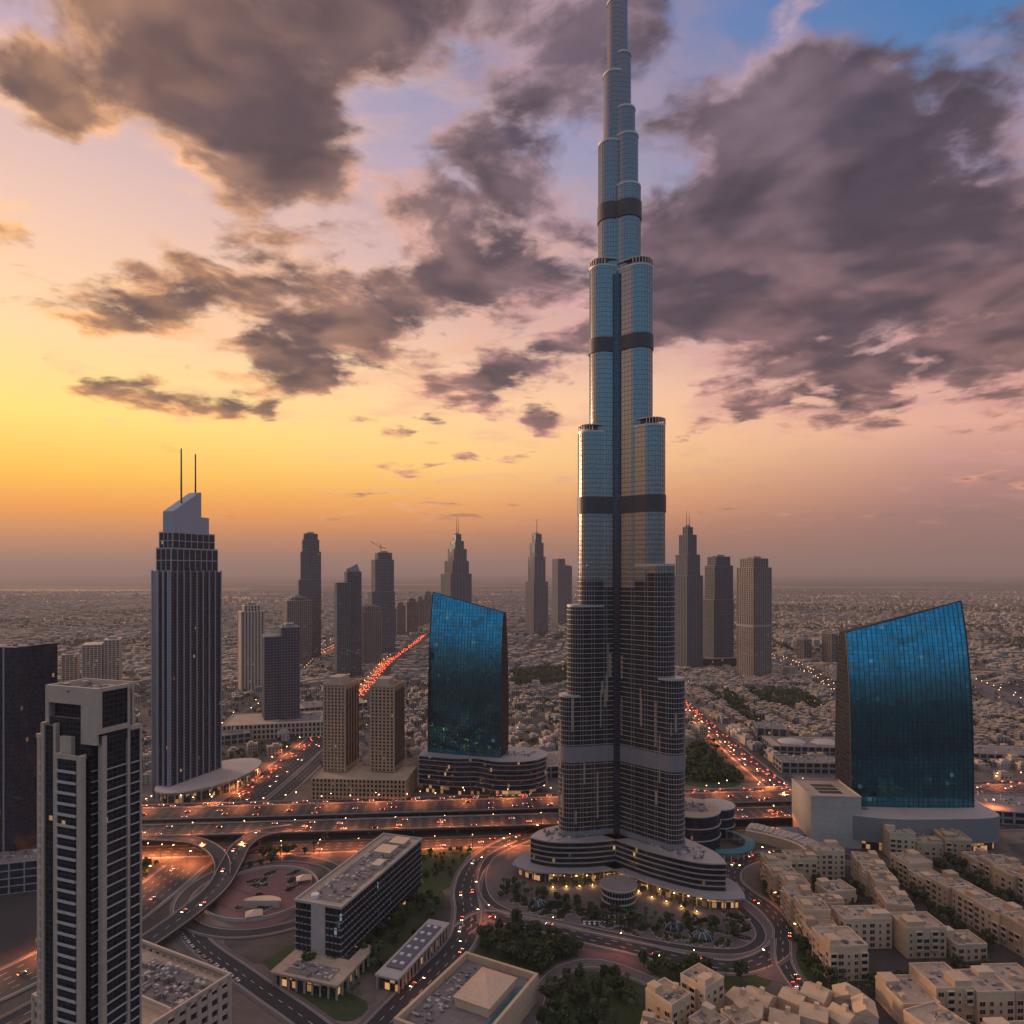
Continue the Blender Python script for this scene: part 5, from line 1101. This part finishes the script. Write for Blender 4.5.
nc += traffic(hwB, [(-12, -1), (-7, -1), (-2, -1), (3, -1), (9, -1)], 105, 440, 1520, 'car driving to the left on the far carriageway of the elevated highway', 'cars on the far highway carriageway')
nc += traffic(low, [(-8, 1), (-3, 1), (4, -1)], 110, 620, 1300, 'car on the lower road beside the elevated highway', 'cars on the lower road')
nc += traffic(av1, [(4, 1), (8, 1), (12, 1), (16, 1)], 34, 40, 640, 'car with red tail lights heading away on the left avenue', 'cars on the left avenue')
nc += traffic(av1, [(-5, -1), (-11, -1)], 60, 40, 640, 'car with headlights coming down the left avenue', 'oncoming cars on the left avenue')
nc += traffic(av2, [(3, -1), (9, -1)], 40, 20, 800, 'car coming along the right avenue behind the skyscraper', 'oncoming cars on the right avenue')
nc += traffic(av2, [(-3, 1), (-7, 1), (-11, 1)], 40, 20, 800, 'car with red tail lights heading away on the right avenue', 'cars on the right avenue')
nc += traffic(ramp, [(-3.5, 1), (3.5, 1)], 95, 20, 420, 'car on the curving slip ramp', 'cars on the slip ramp')
nc += traffic(ring, [(-3, 1), (3, -1)], 85, 10, 620, 'car on the ring road at the foot of the skyscraper', 'cars on the ring road')
nc += traffic(r2, [(-5, 1), (4, -1)], 60, 60, 420, 'car on the street beside the arcade', 'cars on the arcade street')
nc += traffic(rl, [(-12, 1), (-6, 1), (0, 1), (6, 1)], 60, 10, 200, 'car with red tail lights on the wide street behind the framed tower', 'cars behind the framed tower')
nc += traffic(r1, [(-5.6, 1)], 8, 140, 260, 'car parked along the street by the flat roofed block', 'cars parked along the street', .3, .15)
nc += traffic(r3, [(-2.5, 1), (2.5, -1)], 60, 5, 150, 'car on the street beside the sandstone blocks', 'cars beside the sandstone blocks')
print('cars', nc)
# parked cars in the little car park
c0 = G(606, 921)
for j in range(2):
    for i in range(9): tag(link('car', cr_.choice(PARKED), None, (c0[0]-16+i*3.6+j, c0[1]-4+j*9, .06), math.pi/2), 'car parked in the small car park before the entrance pavilion', 'car', 'cars in the small car park')
# ================================================================ street lamps
ls = MB(); ls.cyl(0, 0, 0, 11, .16, .1, 8); ls_p = ls.mesh('pole', [M['dark_metal']])
la = MB(); la.bar((0, 0, 10.9), (2.4, 0, 11.6), .07, 6); la.obox(2.7, 0, 11.45, 11.75, 1.3, .45, 0); la_m = la.mesh('arm', [M['dark_metal']])
lh = MB(); lh.obox(2.7, 0, 11.2, 11.44, 1.2, .42, 0); lh_m = lh.mesh('lamp_head', [M['lampglow']])
lamp_n = [0]
def lamps(path, off, spacing, s0, s1, label, group, power=0, every=1, z=0.0, col=(1, .27, .085)):
    n, _ = normals(path); sh_ = path.copy(); sh_[:, :2] += n*off; i = 0
    for s in np.arange(s0, min(s1, plen(sh_)-2), spacing):
        p, d = along(sh_, s); a = math.atan2(d[1], d[0])+(-math.pi/2 if off > 0 else math.pi/2)
        t = thing('street_lamp', label, 'street lamp', (p[0], p[1], p[2]+z), a, group); link('pole', ls_p, t); am = link('arm', la_m, t); link('lamp_head', lh_m, am)
        if power and i % every == 0:
            l = bpy.data.lights.new('lamp_light', 'SPOT'); l.spot_size = R(148); l.spot_blend = .35; l.energy = power; l.color = col; l.shadow_soft_size = .6; lo = bpy.data.objects.new('lamp_light', l); COL.objects.link(lo); lo.parent = t; lo.location = (2.7, 0, 10.9); lamp_n[0] += 1
        i += 1
PW = 20000
lamps(hwA, -15.2, 46, 470, 1420, 'tall street lamp on the near parapet of the elevated highway', 'lamps along the near highway parapet', PW, 1)
lamps(hwB, 17.2, 46, 440, 1520, 'tall street lamp on the far parapet of the elevated highway', 'lamps along the far highway parapet', PW, 1)
lamps(low, -14.5, 34, 560, 1000, 'street lamp lighting the lower road by the highway', 'lamps along the lower road', PW*1.3, 1)
lamps(av1, 22, 52, 20, 1300, 'street lamp along the left avenue', 'lamps along the left avenue', PW*1.2, 1)
lamps(av2, 16, 44, 10, 620, 'street lamp along the right avenue', 'lamps along the right avenue', PW*1.3, 1)
lamps(ring, -9, 48, 20, 520, 'street lamp along the ring road', 'lamps along the ring road', PW*.12, 2)
lamps(r2, -10.5, 44, 60, 380, 'street lamp on the street beside the arcade', 'lamps beside the arcade', PW*.12, 2)
lamps(rl, 17.5, 36, 20, 260, 'street lamp on the wide street behind the framed tower', 'lamps behind the framed tower', PW*.9, 1)
lamps(loop, -20, 24, 10, 100, 'street lamp inside the ramp loop', 'lamps inside the ramp loop', PW*1.8, 1, -9.2)
print('lamps', lamp_n)
# ================================================================ planting beds and plaza furniture
bedr = random.Random(77)
def beds(pts, n, label, group, smin=3, smax=8):
    P = [G(*p) for p in pts]; xs, ys = [p[0] for p in P], [p[1] for p in P]; k = 0; c = 0
    while c < n and k < n*40:
        k += 1; x, y = bedr.uniform(min(xs), max(xs)), bedr.uniform(min(ys), max(ys)); ok = False; j = len(P)-1
        for i in range(len(P)):
            if (P[i][1] > y) != (P[j][1] > y) and x < (P[j][0]-P[i][0])*(y-P[i][1])/(P[j][1]-P[i][1])+P[i][0]: ok = not ok
            j = i
        if not ok or any(((path[:, 0]-x)**2+(path[:, 1]-y)**2).min() < hw*hw for path, hw in ROADS): continue
        c += 1; t = thing('planter', label, 'planter', (x, y, 0), bedr.uniform(0, 3), group); rx, ry = bedr.uniform(smin, smax), bedr.uniform(1.5, 3.2)
        b = MB(); b.prism(ellipse(0, 0, rx, ry, 18), 0, .5, 0); b.build('border', M['kerb'], t)
        b = MB(); r_ = bedr
        for _ in range(int(rx*ry*9)):
            a, q = r_.uniform(0, 6.28), math.sqrt(r_.random())*.92; px_, py_ = rx*q*math.cos(a), ry*q*math.sin(a); s = r_.uniform(.25, .6); h = .5+r_.uniform(0, .9); w_ = r_.uniform(0, 3.1); cx, sx = s*math.cos(w_), s*math.sin(w_)
            b.face([(px_-cx, py_-sx, h), (px_+cx, py_+sx, h+r_.uniform(-.2, .2)), (px_+cx*.6, py_+sx*.6+.2, h+s*1.3), (px_-cx*.6, py_-sx*.6-.2, h+s*1.2)])
        b.build('foliage', M['leaf'], t)
beds([(492, 880), (520, 908), (580, 924), (650, 938), (720, 948), (760, 932), (742, 915), (640, 925), (520, 896)], 90, 'oval planting bed on the paved garden at the foot of the skyscraper', 'planting beds round the skyscraper')
beds([(228, 872), (224, 900), (240, 922), (285, 905), (300, 874)], 16, 'oval planting bed on the sunken plaza', 'planting beds on the sunken plaza')
# ================================================================ trees
tr = random.Random(5); npr = np.random.default_rng(5)
def crown_mesh(seed, rad, h, zc, n, size, leaf=0):
    r = np.random.default_rng(seed); b = MB(); lobes = []
    for _ in range(9):
        d = r.normal(size=3); d /= np.linalg.norm(d); lobes.append((np.array([d[0]*rad*.55, d[1]*rad*.55, zc+d[2]*h*.32]), rad*r.uniform(.38, .62)))
    for i in range(n):
        c, q = lobes[r.integers(len(lobes))]; d = r.normal(size=3); d /= np.linalg.norm(d); p = c+d*q*r.uniform(.55, 1.08)*np.array([1, 1, h/rad*.55])
        nrm = d+r.normal(size=3)*.55; nrm /= np.linalg.norm(nrm); a = np.cross(nrm, r.normal(size=3)); a /= np.linalg.norm(a); e = np.cross(nrm, a); s = size*r.uniform(.6, 1.4)
        b.face([p-a*s-e*s*.7, p+a*s-e*s*.7, p+a*s*.8+e*s, p-a*s*.7+e*s*.8], leaf)
    return b
def trunk_mesh(h, r0, rad, zc, seed):
    r = random.Random(seed); b = MB(); b.bar((0, 0, -.2), (0, 0, h), r0, 7, 0, r0*.6)
    for i in range(5): a = i*1.26+r.uniform(-.3, .3); b.bar((0, 0, h*.85), (rad*.5*math.cos(a), rad*.5*math.sin(a), zc+r.uniform(-.4, 1.2)), r0*.5, 5, 0, r0*.15)
    return b.mesh('trunk', [M['bark']])
TREES = []
for i in range(6):
    rad, h = (3.2, 5.2) if i < 3 else (4.3, 6.4); zc = 5.0 if i < 3 else 6.2
    TREES.append((trunk_mesh(zc-1.2, .28, rad, zc, i), crown_mesh(100+i, rad, h, zc, 340 if i < 3 else 430, .52).mesh('crown', [M['leaf']])))
def palm_meshes(seed):
    r = random.Random(seed); t = MB(); t.bar((0, 0, -.2), (.3, 0, 4), .3, 8, 0, .24); t.bar((.3, 0, 4), (.5, .1, 8.4), .24, 8, 0, .2); c = MB()
    for k in range(18):
        a = k*2.399; up = r.uniform(-.1, 1.0); L = r.uniform(2.6, 3.4); pts = []
        for j in range(6):
            s = j/5; pts.append((.5+L*s*math.cos(a)*(1-.15*s), .1+L*s*math.sin(a)*(1-.15*s), 8.4+up*L*s*.9-1.9*s*s*L*.55))
        for j in range(5):
            p, q = np.array(pts[j]), np.array(pts[j+1]); w0, w1 = (.12+.5*math.sin(math.pi*min(1, (j+.3)/5.2))), (.12+.5*math.sin(math.pi*min(1, (j+1.3)/5.2))); sd = np.array([-math.sin(a), math.cos(a), 0])
            for sg in (-1, 1): c.face([p, q, q+sg*sd*w1+np.array([0, 0, -.25*w1]), p+sg*sd*w0+np.array([0, 0, -.25*w0])])
    return t.mesh('trunk', [M['bark']]), c.mesh('fronds', [M['palm']])
PALMS = [palm_meshes(i) for i in range(3)]
TN = {'tree': 0, 'palm_tree': 0}
def near_road(x, y, pad=0.0):
    for path, hw in ROADS:
        d = (path[:, 0]-x)**2+(path[:, 1]-y)**2
        if d.min() < (hw+pad)**2: return True
    return False
def tree(x, y, label, group, palm=False, s=None):
    nm = 'palm_tree' if palm else 'tree'; TN[nm] += 1; me = tr.choice(PALMS if palm else TREES); s = s or tr.uniform(.75, 1.25)
    t = thing(nm, label, 'palm tree' if palm else 'tree', (x, y, 0), tr.uniform(0, 6.28), group); t.scale = (s, s, s*tr.uniform(.9, 1.15)); link('trunk', me[0], t); link('fronds' if palm else 'crown', me[1], t)
b_ = MB(); b_.cyl(0, 0, 0, 1.0, .09, None, 8); BLP = b_.mesh('post', [M['dark_metal']]); b_ = MB(); b_.cyl(0, 0, 1.0, 1.25, .16, None, 8); BLH = b_.mesh('lamp_head', [M['lampglow']])
def inside(x, y, P):
    r = False; j = len(P)-1
    for i in range(len(P)):
        if (P[i][1] > y) != (P[j][1] > y) and x < (P[j][0]-P[i][0])*(y-P[i][1])/(P[j][1]-P[i][1])+P[i][0]: r = not r
        j = i
    return r
def grove(pts, n, label, group, palm=0.0, sep=4.5, pad=-1.0, world=False, s=None):
    P = pts if world else [G(*p) for p in pts]; xs, ys = [p[0] for p in P], [p[1] for p in P]; got = []; k = 0
    while len(got) < n and k < n*60:
        k += 1; x, y = tr.uniform(min(xs), max(xs)), tr.uniform(min(ys), max(ys))
        if not inside(x, y, P) or any((x-a)**2+(y-b)**2 < sep*sep for a, b in got) or near_road(x, y, pad): continue
        got.append((x, y)); tree(x, y, label, group, tr.random() < palm, s)
grove([(470, 936), (520, 928), (574, 940), (580, 956), (545, 984), (500, 968)], 52, 'dark tree in the dense garden between the street and the ring road', 'trees in the dense garden', .12)
grove([(545, 996), (580, 972), (640, 984), (660, 1010), (610, 1040), (540, 1030)], 40, 'tree in the palm garden along the narrow lane', 'trees in the palm garden', .45)
grove([(762, 868), (790, 900), (812, 950), (868, 1008), (850, 1020), (812, 985), (794, 935), (768, 905)], 44, 'tree in the planted strip below the sandstone blocks', 'trees in the planted strip', .2, 4)
grove([(228, 478), (262, 478), (272, 545), (236, 545)], 24, 'tree in the courtyard between the sandstone rows', 'trees in the courtyard', .3, 5, world=True); grove([(302, 450), (318, 450), (312, 560), (300, 560)], 24, 'tree in the lane between the inner and eastern sandstone rows', 'trees between the rows', .2, 4.5, world=True)
grove([(352, 500), (384, 500), (378, 580), (342, 580)], 26, 'tree in the eastern courtyard', 'trees in the eastern courtyard', .2, 5, world=True); grove([(206, 402), (300, 404), (300, 428), (206, 412)], 34, 'tree in front of the garden face of the sandstone blocks', 'trees before the garden face', .25, 4, world=True)
grove([(500, 882), (560, 900), (640, 915), (720, 925), (748, 930), (730, 942), (640, 930), (540, 912), (500, 900)], 80, 'small tree in the garden at the foot of the skyscraper', 'trees round the skyscraper', .45, 4.0, s=.75)
grove([(322, 930), (300, 945), (300, 990), (350, 1005), (372, 985), (420, 940), (440, 905), (425, 880), (400, 905), (380, 930)], 60, 'tree on the grounds of the long office block', 'trees round the office block', .3, 4.2)
grove([(230, 860), (290, 846), (330, 842), (330, 850), (290, 860), (240, 872)], 14, 'tree on the rim of the oval drive', 'trees on the oval rim', .3, 4.5)
grove([(145, 868), (172, 872), (172, 892), (145, 900)], 9, 'tree on the lot inside the ramp loop', 'trees in the ramp loop', .1, 5)
grove([(640, 960), (700, 974), (760, 978), (760, 986), (690, 988), (640, 972)], 16, 'tree on the grass strip beside the ring road', 'trees on the grass strip', .2, 4.5)
grove([(176, 800), (240, 776), (252, 784), (200, 806)], 22, 'small tree along the canopy of the hotel podium', 'trees along the hotel podium', .6, 6, s=.9)
for ang_, rr_, k_ in ((AL, 72, 11), (AR, 92, 13)):
    for sg_ in (-1, 1):
        for i_ in range(k_):
            u_ = 18+(rr_-14)*i_/k_; v_ = sg_*(33-10*max(0, i_/k_-.45)); x_ = TX+u_*math.cos(ang_)-v_*math.sin(ang_); y_ = TY+u_*math.sin(ang_)+v_*math.cos(ang_)
            if y_ < TY+6 and math.hypot(x_-ex-1, y_-ey+1) > 18: tree(x_+tr.uniform(-1, 1), y_+tr.uniform(-1, 1), 'small tree along the lit foot of the skyscraper podium', 'trees along the podium foot', tr.random() < .3, .62)
            if i_ % 2 == 0 and y_ < TY+6:
                bl = thing('bollard_light', 'low glowing garden light at the foot of the skyscraper podium', 'garden light', (x_+1.5, y_-1.5, 0), 0, 'garden lights along the podium'); link('post', BLP, bl); link('lamp_head', BLH, bl)
                l = bpy.data.lights.new('garden_light', 'POINT'); l.energy = 900; l.color = (1, .55, .16); l.shadow_soft_size = .3; lo = bpy.data.objects.new('garden_light', l); COL.objects.link(lo); lo.parent = bl; lo.location = (0, 0, 1.5)
print(TN)
# woods too far to count
wr = np.random.default_rng(9)
def wood(name, spots, label, size=1.0, n=46):
    """a far-off wood that reads as one mass"""
    base = [crown_mesh(200+i, 3.6, 5.4, 4.6, n, 1.15) for i in range(4)]; V = []; F = []
    for (x, y) in spots:
        b = base[wr.integers(4)]; s = size*wr.uniform(.7, 1.35); a = wr.uniform(0, 6.28); q = np.array(b.v)*s; c, d = math.cos(a), math.sin(a); o = len(V)
        V += [(x+c*p[0]-d*p[1], y+d*p[0]+c*p[1], p[2]) for p in q]; F += [tuple(i+o for i in f) for f in b.f]
    me = bpy.data.meshes.new(name); me.from_pydata(V, [], F); me.materials.append(M['leaf']); me.update(); tag(link(name, me), label, kind='stuff')
def scatter(P, n, pad=2.0):
    xs, ys = [p[0] for p in P], [p[1] for p in P]; out = []; k = 0
    while len(out) < n and k < n*20:
        k += 1; x, y = wr.uniform(min(xs), max(xs)), wr.uniform(min(ys), max(ys))
        if inside(x, y, P) and not near_road(x, y, pad): out.append((x, y))
    return out
wood('woods', scatter([G(680, 753), G(700, 743), G(744, 782), G(684, 784)], 240, -2), 'dark wooded park right of the silver skyscraper')
wood('woods', scatter([G(421, 848), G(424, 880), G(446, 892), G(458, 876), G(466, 858), G(476, 846)], 26, -2), 'clump of shrubs on the dark lawn', .55)
wood('woods', scatter([G(512, 672), G(570, 668), G(572, 682), G(512, 686)], 420, 0), 'dark wood beyond the left blue sail', 1.3, 30)
wood('woods', scatter([G(735, 690), G(800, 692), G(830, 708), G(770, 706)], 260, 0)+scatter([G(700, 690), G(730, 692), G(770, 728), G(752, 726)], 120, 0), 'dark tree belts between the rows of low houses', 1.1, 30)
wood('woods', scatter([(1300, 4200), (4300, 4000), (4600, 4900), (1500, 5100)], 900, 0), 'faint dark wood far out on the right plain', 2.4, 16)
wood('woods', scatter([(-4200, 3000), (-1400, 2900), (-1200, 3400), (-4300, 3800)], 700, 0), 'faint dark scrub far out on the left plain', 1.8, 16)
for i, (xa, xb, ya, yb, n_) in enumerate(((350, 1500, 2150, 2300, 420), (700, 2300, 2900, 3150, 520), (-1700, -500, 2300, 2500, 420), (-2600, -900, 3900, 4300, 520), (-300, 900, 3300, 3600, 420), (1600, 2400, 2250, 2500, 320), (100, 700, 2480, 2620, 240))):
    P = [(xa, ya+wr.uniform(-60, 60)), ((xa+xb)/2, ya-40), (xb, ya+wr.uniform(-60, 60)), (xb-80, yb), ((xa+xb)/2, yb+30), (xa+60, yb)]
    wood('tree_belt', scatter(P, n_, 2), ('long dark tree belt on the right plain', 'second dark tree belt further out on the right plain', 'dark tree belt beyond the framed tower', 'faint tree belt far out on the left plain', 'tree belt behind the needle tower', 'short tree belt beyond the wide blue sail', 'tree belt beyond the ribbed towers')[i], 1.7, 16)
# ================================================================ low houses of the plain
hr = random.Random(17)
HM = [plain('house_wall_'+c, v, .85, .15, .2) for c, v in (('sand', (.46, .34, .25)), ('pale', (.56, .46, .38)), ('brown', (.32, .24, .19)), ('grey', (.34, .31, .3)))]
def house_mesh(i):
    r = random.Random(300+i); b = MB(); lx, ly, h = r.uniform(11, 17), r.uniform(10, 15), r.choice((6.5, 7.5, 10, 11)); b.box(-lx/2, lx/2, -ly/2, ly/2, 0, h, 0, 1); k_ = r.choice((-1, 1)); b.box(k_*lx*.1-lx*.22, k_*lx*.1+lx*.22, -ly*.3, ly*.25, h, h+3, 0, 1); b.box(-lx/2-.2, lx/2+.2, -ly/2-.2, -ly/2+.3, h, h+1, 0); b.box(-lx/2-.2, -lx/2+.3, -ly/2+.3, ly/2, h, h+1, 0); b.box(lx/2-.3, lx/2+.2, -ly/2+.3, ly/2, h, h+1, 0)
    for z in np.arange(1.2, h-2.2, 3.3):
        for x in np.linspace(-lx/2+2, lx/2-2, 4): b.box(x-.8, x+.8, -ly/2-.06, -ly/2+.1, z, z+1.7, 2)
        for y in np.linspace(-ly/2+2, ly/2-2, 3): b.box(-lx/2-.06, -lx/2+.1, y-.8, y+.8, z, z+1.7, 2); b.box(lx/2-.1, lx/2+.06, y-.8, y+.8, z, z+1.7, 2)
    return b.mesh('house', [HM[i % 4 if i % 4 != 2 else 0], M['roof_tan'], M['glass_dark']])
HOUSES = [house_mesh(i) for i in range(8)]
BUILT = [(o.matrix_world.translation.x, o.matrix_world.translation.y, 60) for o in bpy.data.objects if False]
def big_spots():
    out = []
    for o in COL.objects:
        if o.parent is None and o.get('category') in ('tower', 'building', 'skyscraper', 'pavilion'):
            pts = [];
            for c in o.children:
                if c.type == 'MESH':
                    for q in c.bound_box: pts.append((q[0]+c.location.x, q[1]+c.location.y))
            if pts:
                xs, ys = [p[0] for p in pts], [p[1] for p in pts]; out.append((o.location.x, o.location.y, o.rotation_euler.z, min(xs)-8, max(xs)+8, min(ys)-8, max(ys)+8))
    return out
BIG = big_spots()
def blocked(x, y, pad=4):
    for (ox, oy, a, x0, x1, y0, y1) in BIG:
        dx, dy = x-ox, y-oy; c, s = math.cos(a), math.sin(a); u, v = c*dx+s*dy, -s*dx+c*dy
        if x0 < u < x1 and y0 < v < y1: return True
    return near_road(x, y, pad)
WOODS = [[G(680, 750), G(700, 740), G(746, 784), G(684, 786)], [G(512, 670), G(572, 666), G(574, 683), G(512, 687)], [G(735, 689), G(800, 691), G(832, 709), G(768, 707)], [G(700, 689), G(730, 691), G(772, 729), G(750, 727)]]
cand = []
for (x0, x1, y0, y1, rz, st, dens) in ((120, 900, 860, 1750, R(3), 15, .93), (-210, 120, 860, 1700, R(20), 20, .62), (-1200, -210, 860, 1800, R(28), 25, .4), (420, 1100, 640, 900, R(-8), 22, .35), (-900, -430, 640, 900, R(10), 24, .5)):
    c, s = math.cos(rz), math.sin(rz); R_ = int(1400/st)
    cx, cy = (x0+x1)/2, (y0+y1)/2
    for i in range(-R_, R_):
        for j in range(-R_, R_):
            if (j % 3 == 2 if x0 != 120 else j % 11 == 10) and hr.random() < .9: continue
            u, v = i*st+hr.uniform(-2, 2), j*st+hr.uniform(-2, 2)
            if x0 == 120: u, v = (i//2)*46+(i % 2)*15+hr.uniform(-.8, .8), j*15.2+hr.uniform(-.6, .6)
            x, y = cx+c*u-s*v, cy+s*u+c*v
            if not (x0 < x < x1 and y0 < y < y1) or abs(x) > y*.80 or hr.random() > dens: continue
            if blocked(x, y) or any(inside(x, y, w_) for w_ in WOODS): continue
            cand.append((x, y, rz, hr.randrange(8), hr.uniform(.85, 1.15)))
cand.sort(key=lambda q: q[1]+abs(q[0])*.3)
print('houses', len(cand))
def region(x, y):
    if x > 420 and y < 900: return 'low flat-roofed house near the wide blue sail', 'houses near the wide blue sail'
    if x > 120: return 'low sandy flat-roofed house in the dense rows right of the skyscraper', 'houses in rows right of the skyscraper'
    if x > -210: return 'low sandy flat-roofed house behind the left blue sail', 'houses behind the left blue sail'
    return 'low flat-roofed house on the plain left of the avenue', 'houses left of the avenue'
for x, y, a, i, s in cand[:298]:
    o = link('house', HOUSES[i], None, (x, y, 0), a+hr.choice((0, math.pi/2))); o.scale = (s, s, s); lb, gp = region(x, y); tag(o, lb, 'house', gp)
fm = MB(); HM2 = [plain('far_wall_'+c, v, .9, .15, .2) for c, v in (('sand', (.32, .245, .19)), ('pale', (.4, .33, .28)), ('brown', (.22, .175, .145)), ('grey', (.24, .22, .215)))]
def far_house(x, y, a, sx, sy, h, m): fm.obox(x, y, 0, h, sx, sy, a, m, 4); 
for x, y, a, i, s in cand[298:]:
    lx, ly = hr.uniform(11, 17), hr.uniform(10, 15); h = hr.choice((6.5, 7.5, 10, 11)); far_house(x, y, a, lx, ly, h, hr.choice((0, 0, 1, 3))); fm.obox(x+hr.uniform(-3, 3), y+hr.uniform(-3, 3), h, h+3, lx*.4, ly*.4, a, 0, 4)
    c, s_ = math.cos(a), math.sin(a)
    for u in (-.3, 0, .3): fm.obox(x+c*u*lx+s_*ly*.5, y+s_*u*lx-c*ly*.5, 1.2, h-1.5, 1.5, .2, a, 5)
nfar = 0; SEEN = set()
for _ in range(60000):
    y = 1500*math.exp(hr.random()*1.75); x = hr.uniform(-.82, .82)*y
    gx, gy = math.floor(x/420), math.floor(y/420); hsh = random.Random(gx*7919+gy*104729); dn = hsh.choice((.15, .4, .75, .95, .9)); an = hsh.uniform(0, 1.5)
    if hr.random() > dn: continue
    if y < 2700 and blocked(x, y, 6): continue
    if y < 1850 and any(inside(x, y, w_) for w_ in WOODS): continue
    ca_, sa_ = math.cos(an), math.sin(an); ox_, oy_ = (gx+.5)*420, (gy+.5)*420; uu, vv = round((ca_*(x-ox_)+sa_*(y-oy_))/23), round((-sa_*(x-ox_)+ca_*(y-oy_))/23)
    if vv % 3 == 0 or uu % 9 == 0 or (gx, gy, uu, vv) in SEEN: continue
    SEEN.add((gx, gy, uu, vv)); uu, vv = uu*23+hr.uniform(-2, 2), vv*23+hr.uniform(-2, 2); x, y = ox_+ca_*uu-sa_*vv, oy_+sa_*uu+ca_*vv
    sc_ = 1 if y < 3500 else 1.3
    h = hr.choice((6, 7, 8, 10, 12)) if hr.random() < .992 else hr.uniform(16, 34)
    far_house(x, y, an, hr.uniform(11, 26)*sc_, hr.uniform(10, 20)*sc_, h, hr.choice((0, 0, 1, 1, 2, 3))); nfar += 1
    if hr.random() < .4: fm.obox(x+hr.uniform(-4, 4), y+hr.uniform(-4, 4), h, h+3, 6, 5, an, 1, 4)
print('far', nfar, len(fm.f))
tag(fm.build('far_city', HM2+[M['roof_tan'], M['glass_dark']]), 'countless low houses of the far city reaching out over the plain', kind='stuff')
# scattered trees of the suburbs and the specks of far-off lamps
sp_ = []
for _ in range(6500):
    y = 860*math.exp(hr.random()*1.6); x = hr.uniform(-.8, .8)*y
    if not blocked(x, y, 1): sp_.append((x, y))
wood('suburb_foliage', sp_, 'scattered trees among the low houses of the suburbs', 1.15, 14)
lm = MB()
def speck(x, y, z, s): lm.obox(x, y, z, z+s, s, s, 0, 0)
for _ in range(800):
    y = 1000*math.exp(hr.random()*2.3); x = hr.uniform(-.8, .8)*y; speck(x, y, 9, .28*max(1, y/1800))
for path, st in ((av3, 26), (av4, 30), (av5, 40), (av6, 24), (hwC, 30)):
    for s in np.arange(10, plen(path)-5, st):
        p, d = along(path, s); q = 8 if hr.random() < .5 else -8; speck(p[0]-d[1]*q, p[1]+d[0]*q, p[2]+9, .6)
tag(lm.build('far_lamps', M['speck']), 'specks of far-off street lamps on the plain', kind='stuff')
# tail-light glow of the distant end of the avenues: cars too small to count
cs = MB()
for path, s0, s1, offs in ((av1, 640, 3200, (4, 8, 12, 16)), (av2, 500, 900, (-3, -7)), (av3, 20, 700, (-3, -8)), (av6, 10, 700, (3, 7)), (hwC, 500, 1500, (-4, 0, 4))):
    n, _ = normals(path)
    for o in offs:
        sh_ = path.copy(); sh_[:, :2] += n*o; s = s0
        while s < min(s1, plen(path)-3):
            p, d = along(sh_, s); a = math.atan2(d[1], d[0]); c_, q_ = math.cos(a), math.sin(a)
            cs.obox(p[0], p[1], p[2]+.5, p[2]+1.1, 4.4, 1.8, a, 0); cs.obox(p[0], p[1], p[2]+1.1, p[2]+1.7, 2.2, 1.6, a, 0); cs.obox(p[0]-c_*2.25, p[1]-q_*2.25, p[2]+.75, p[2]+1.15, .12, 1.6, a, 1); cs.obox(p[0]+c_*2.25, p[1]+q_*2.25, p[2]+.7, p[2]+1.0, .12, 1.5, a, 2); s += hr.uniform(14, 56)
tag(cs.build('far_traffic', [M['paint_silver'], M['tail'], M['head']]), 'far-off traffic that merges into a ribbon of red lights', kind='stuff')
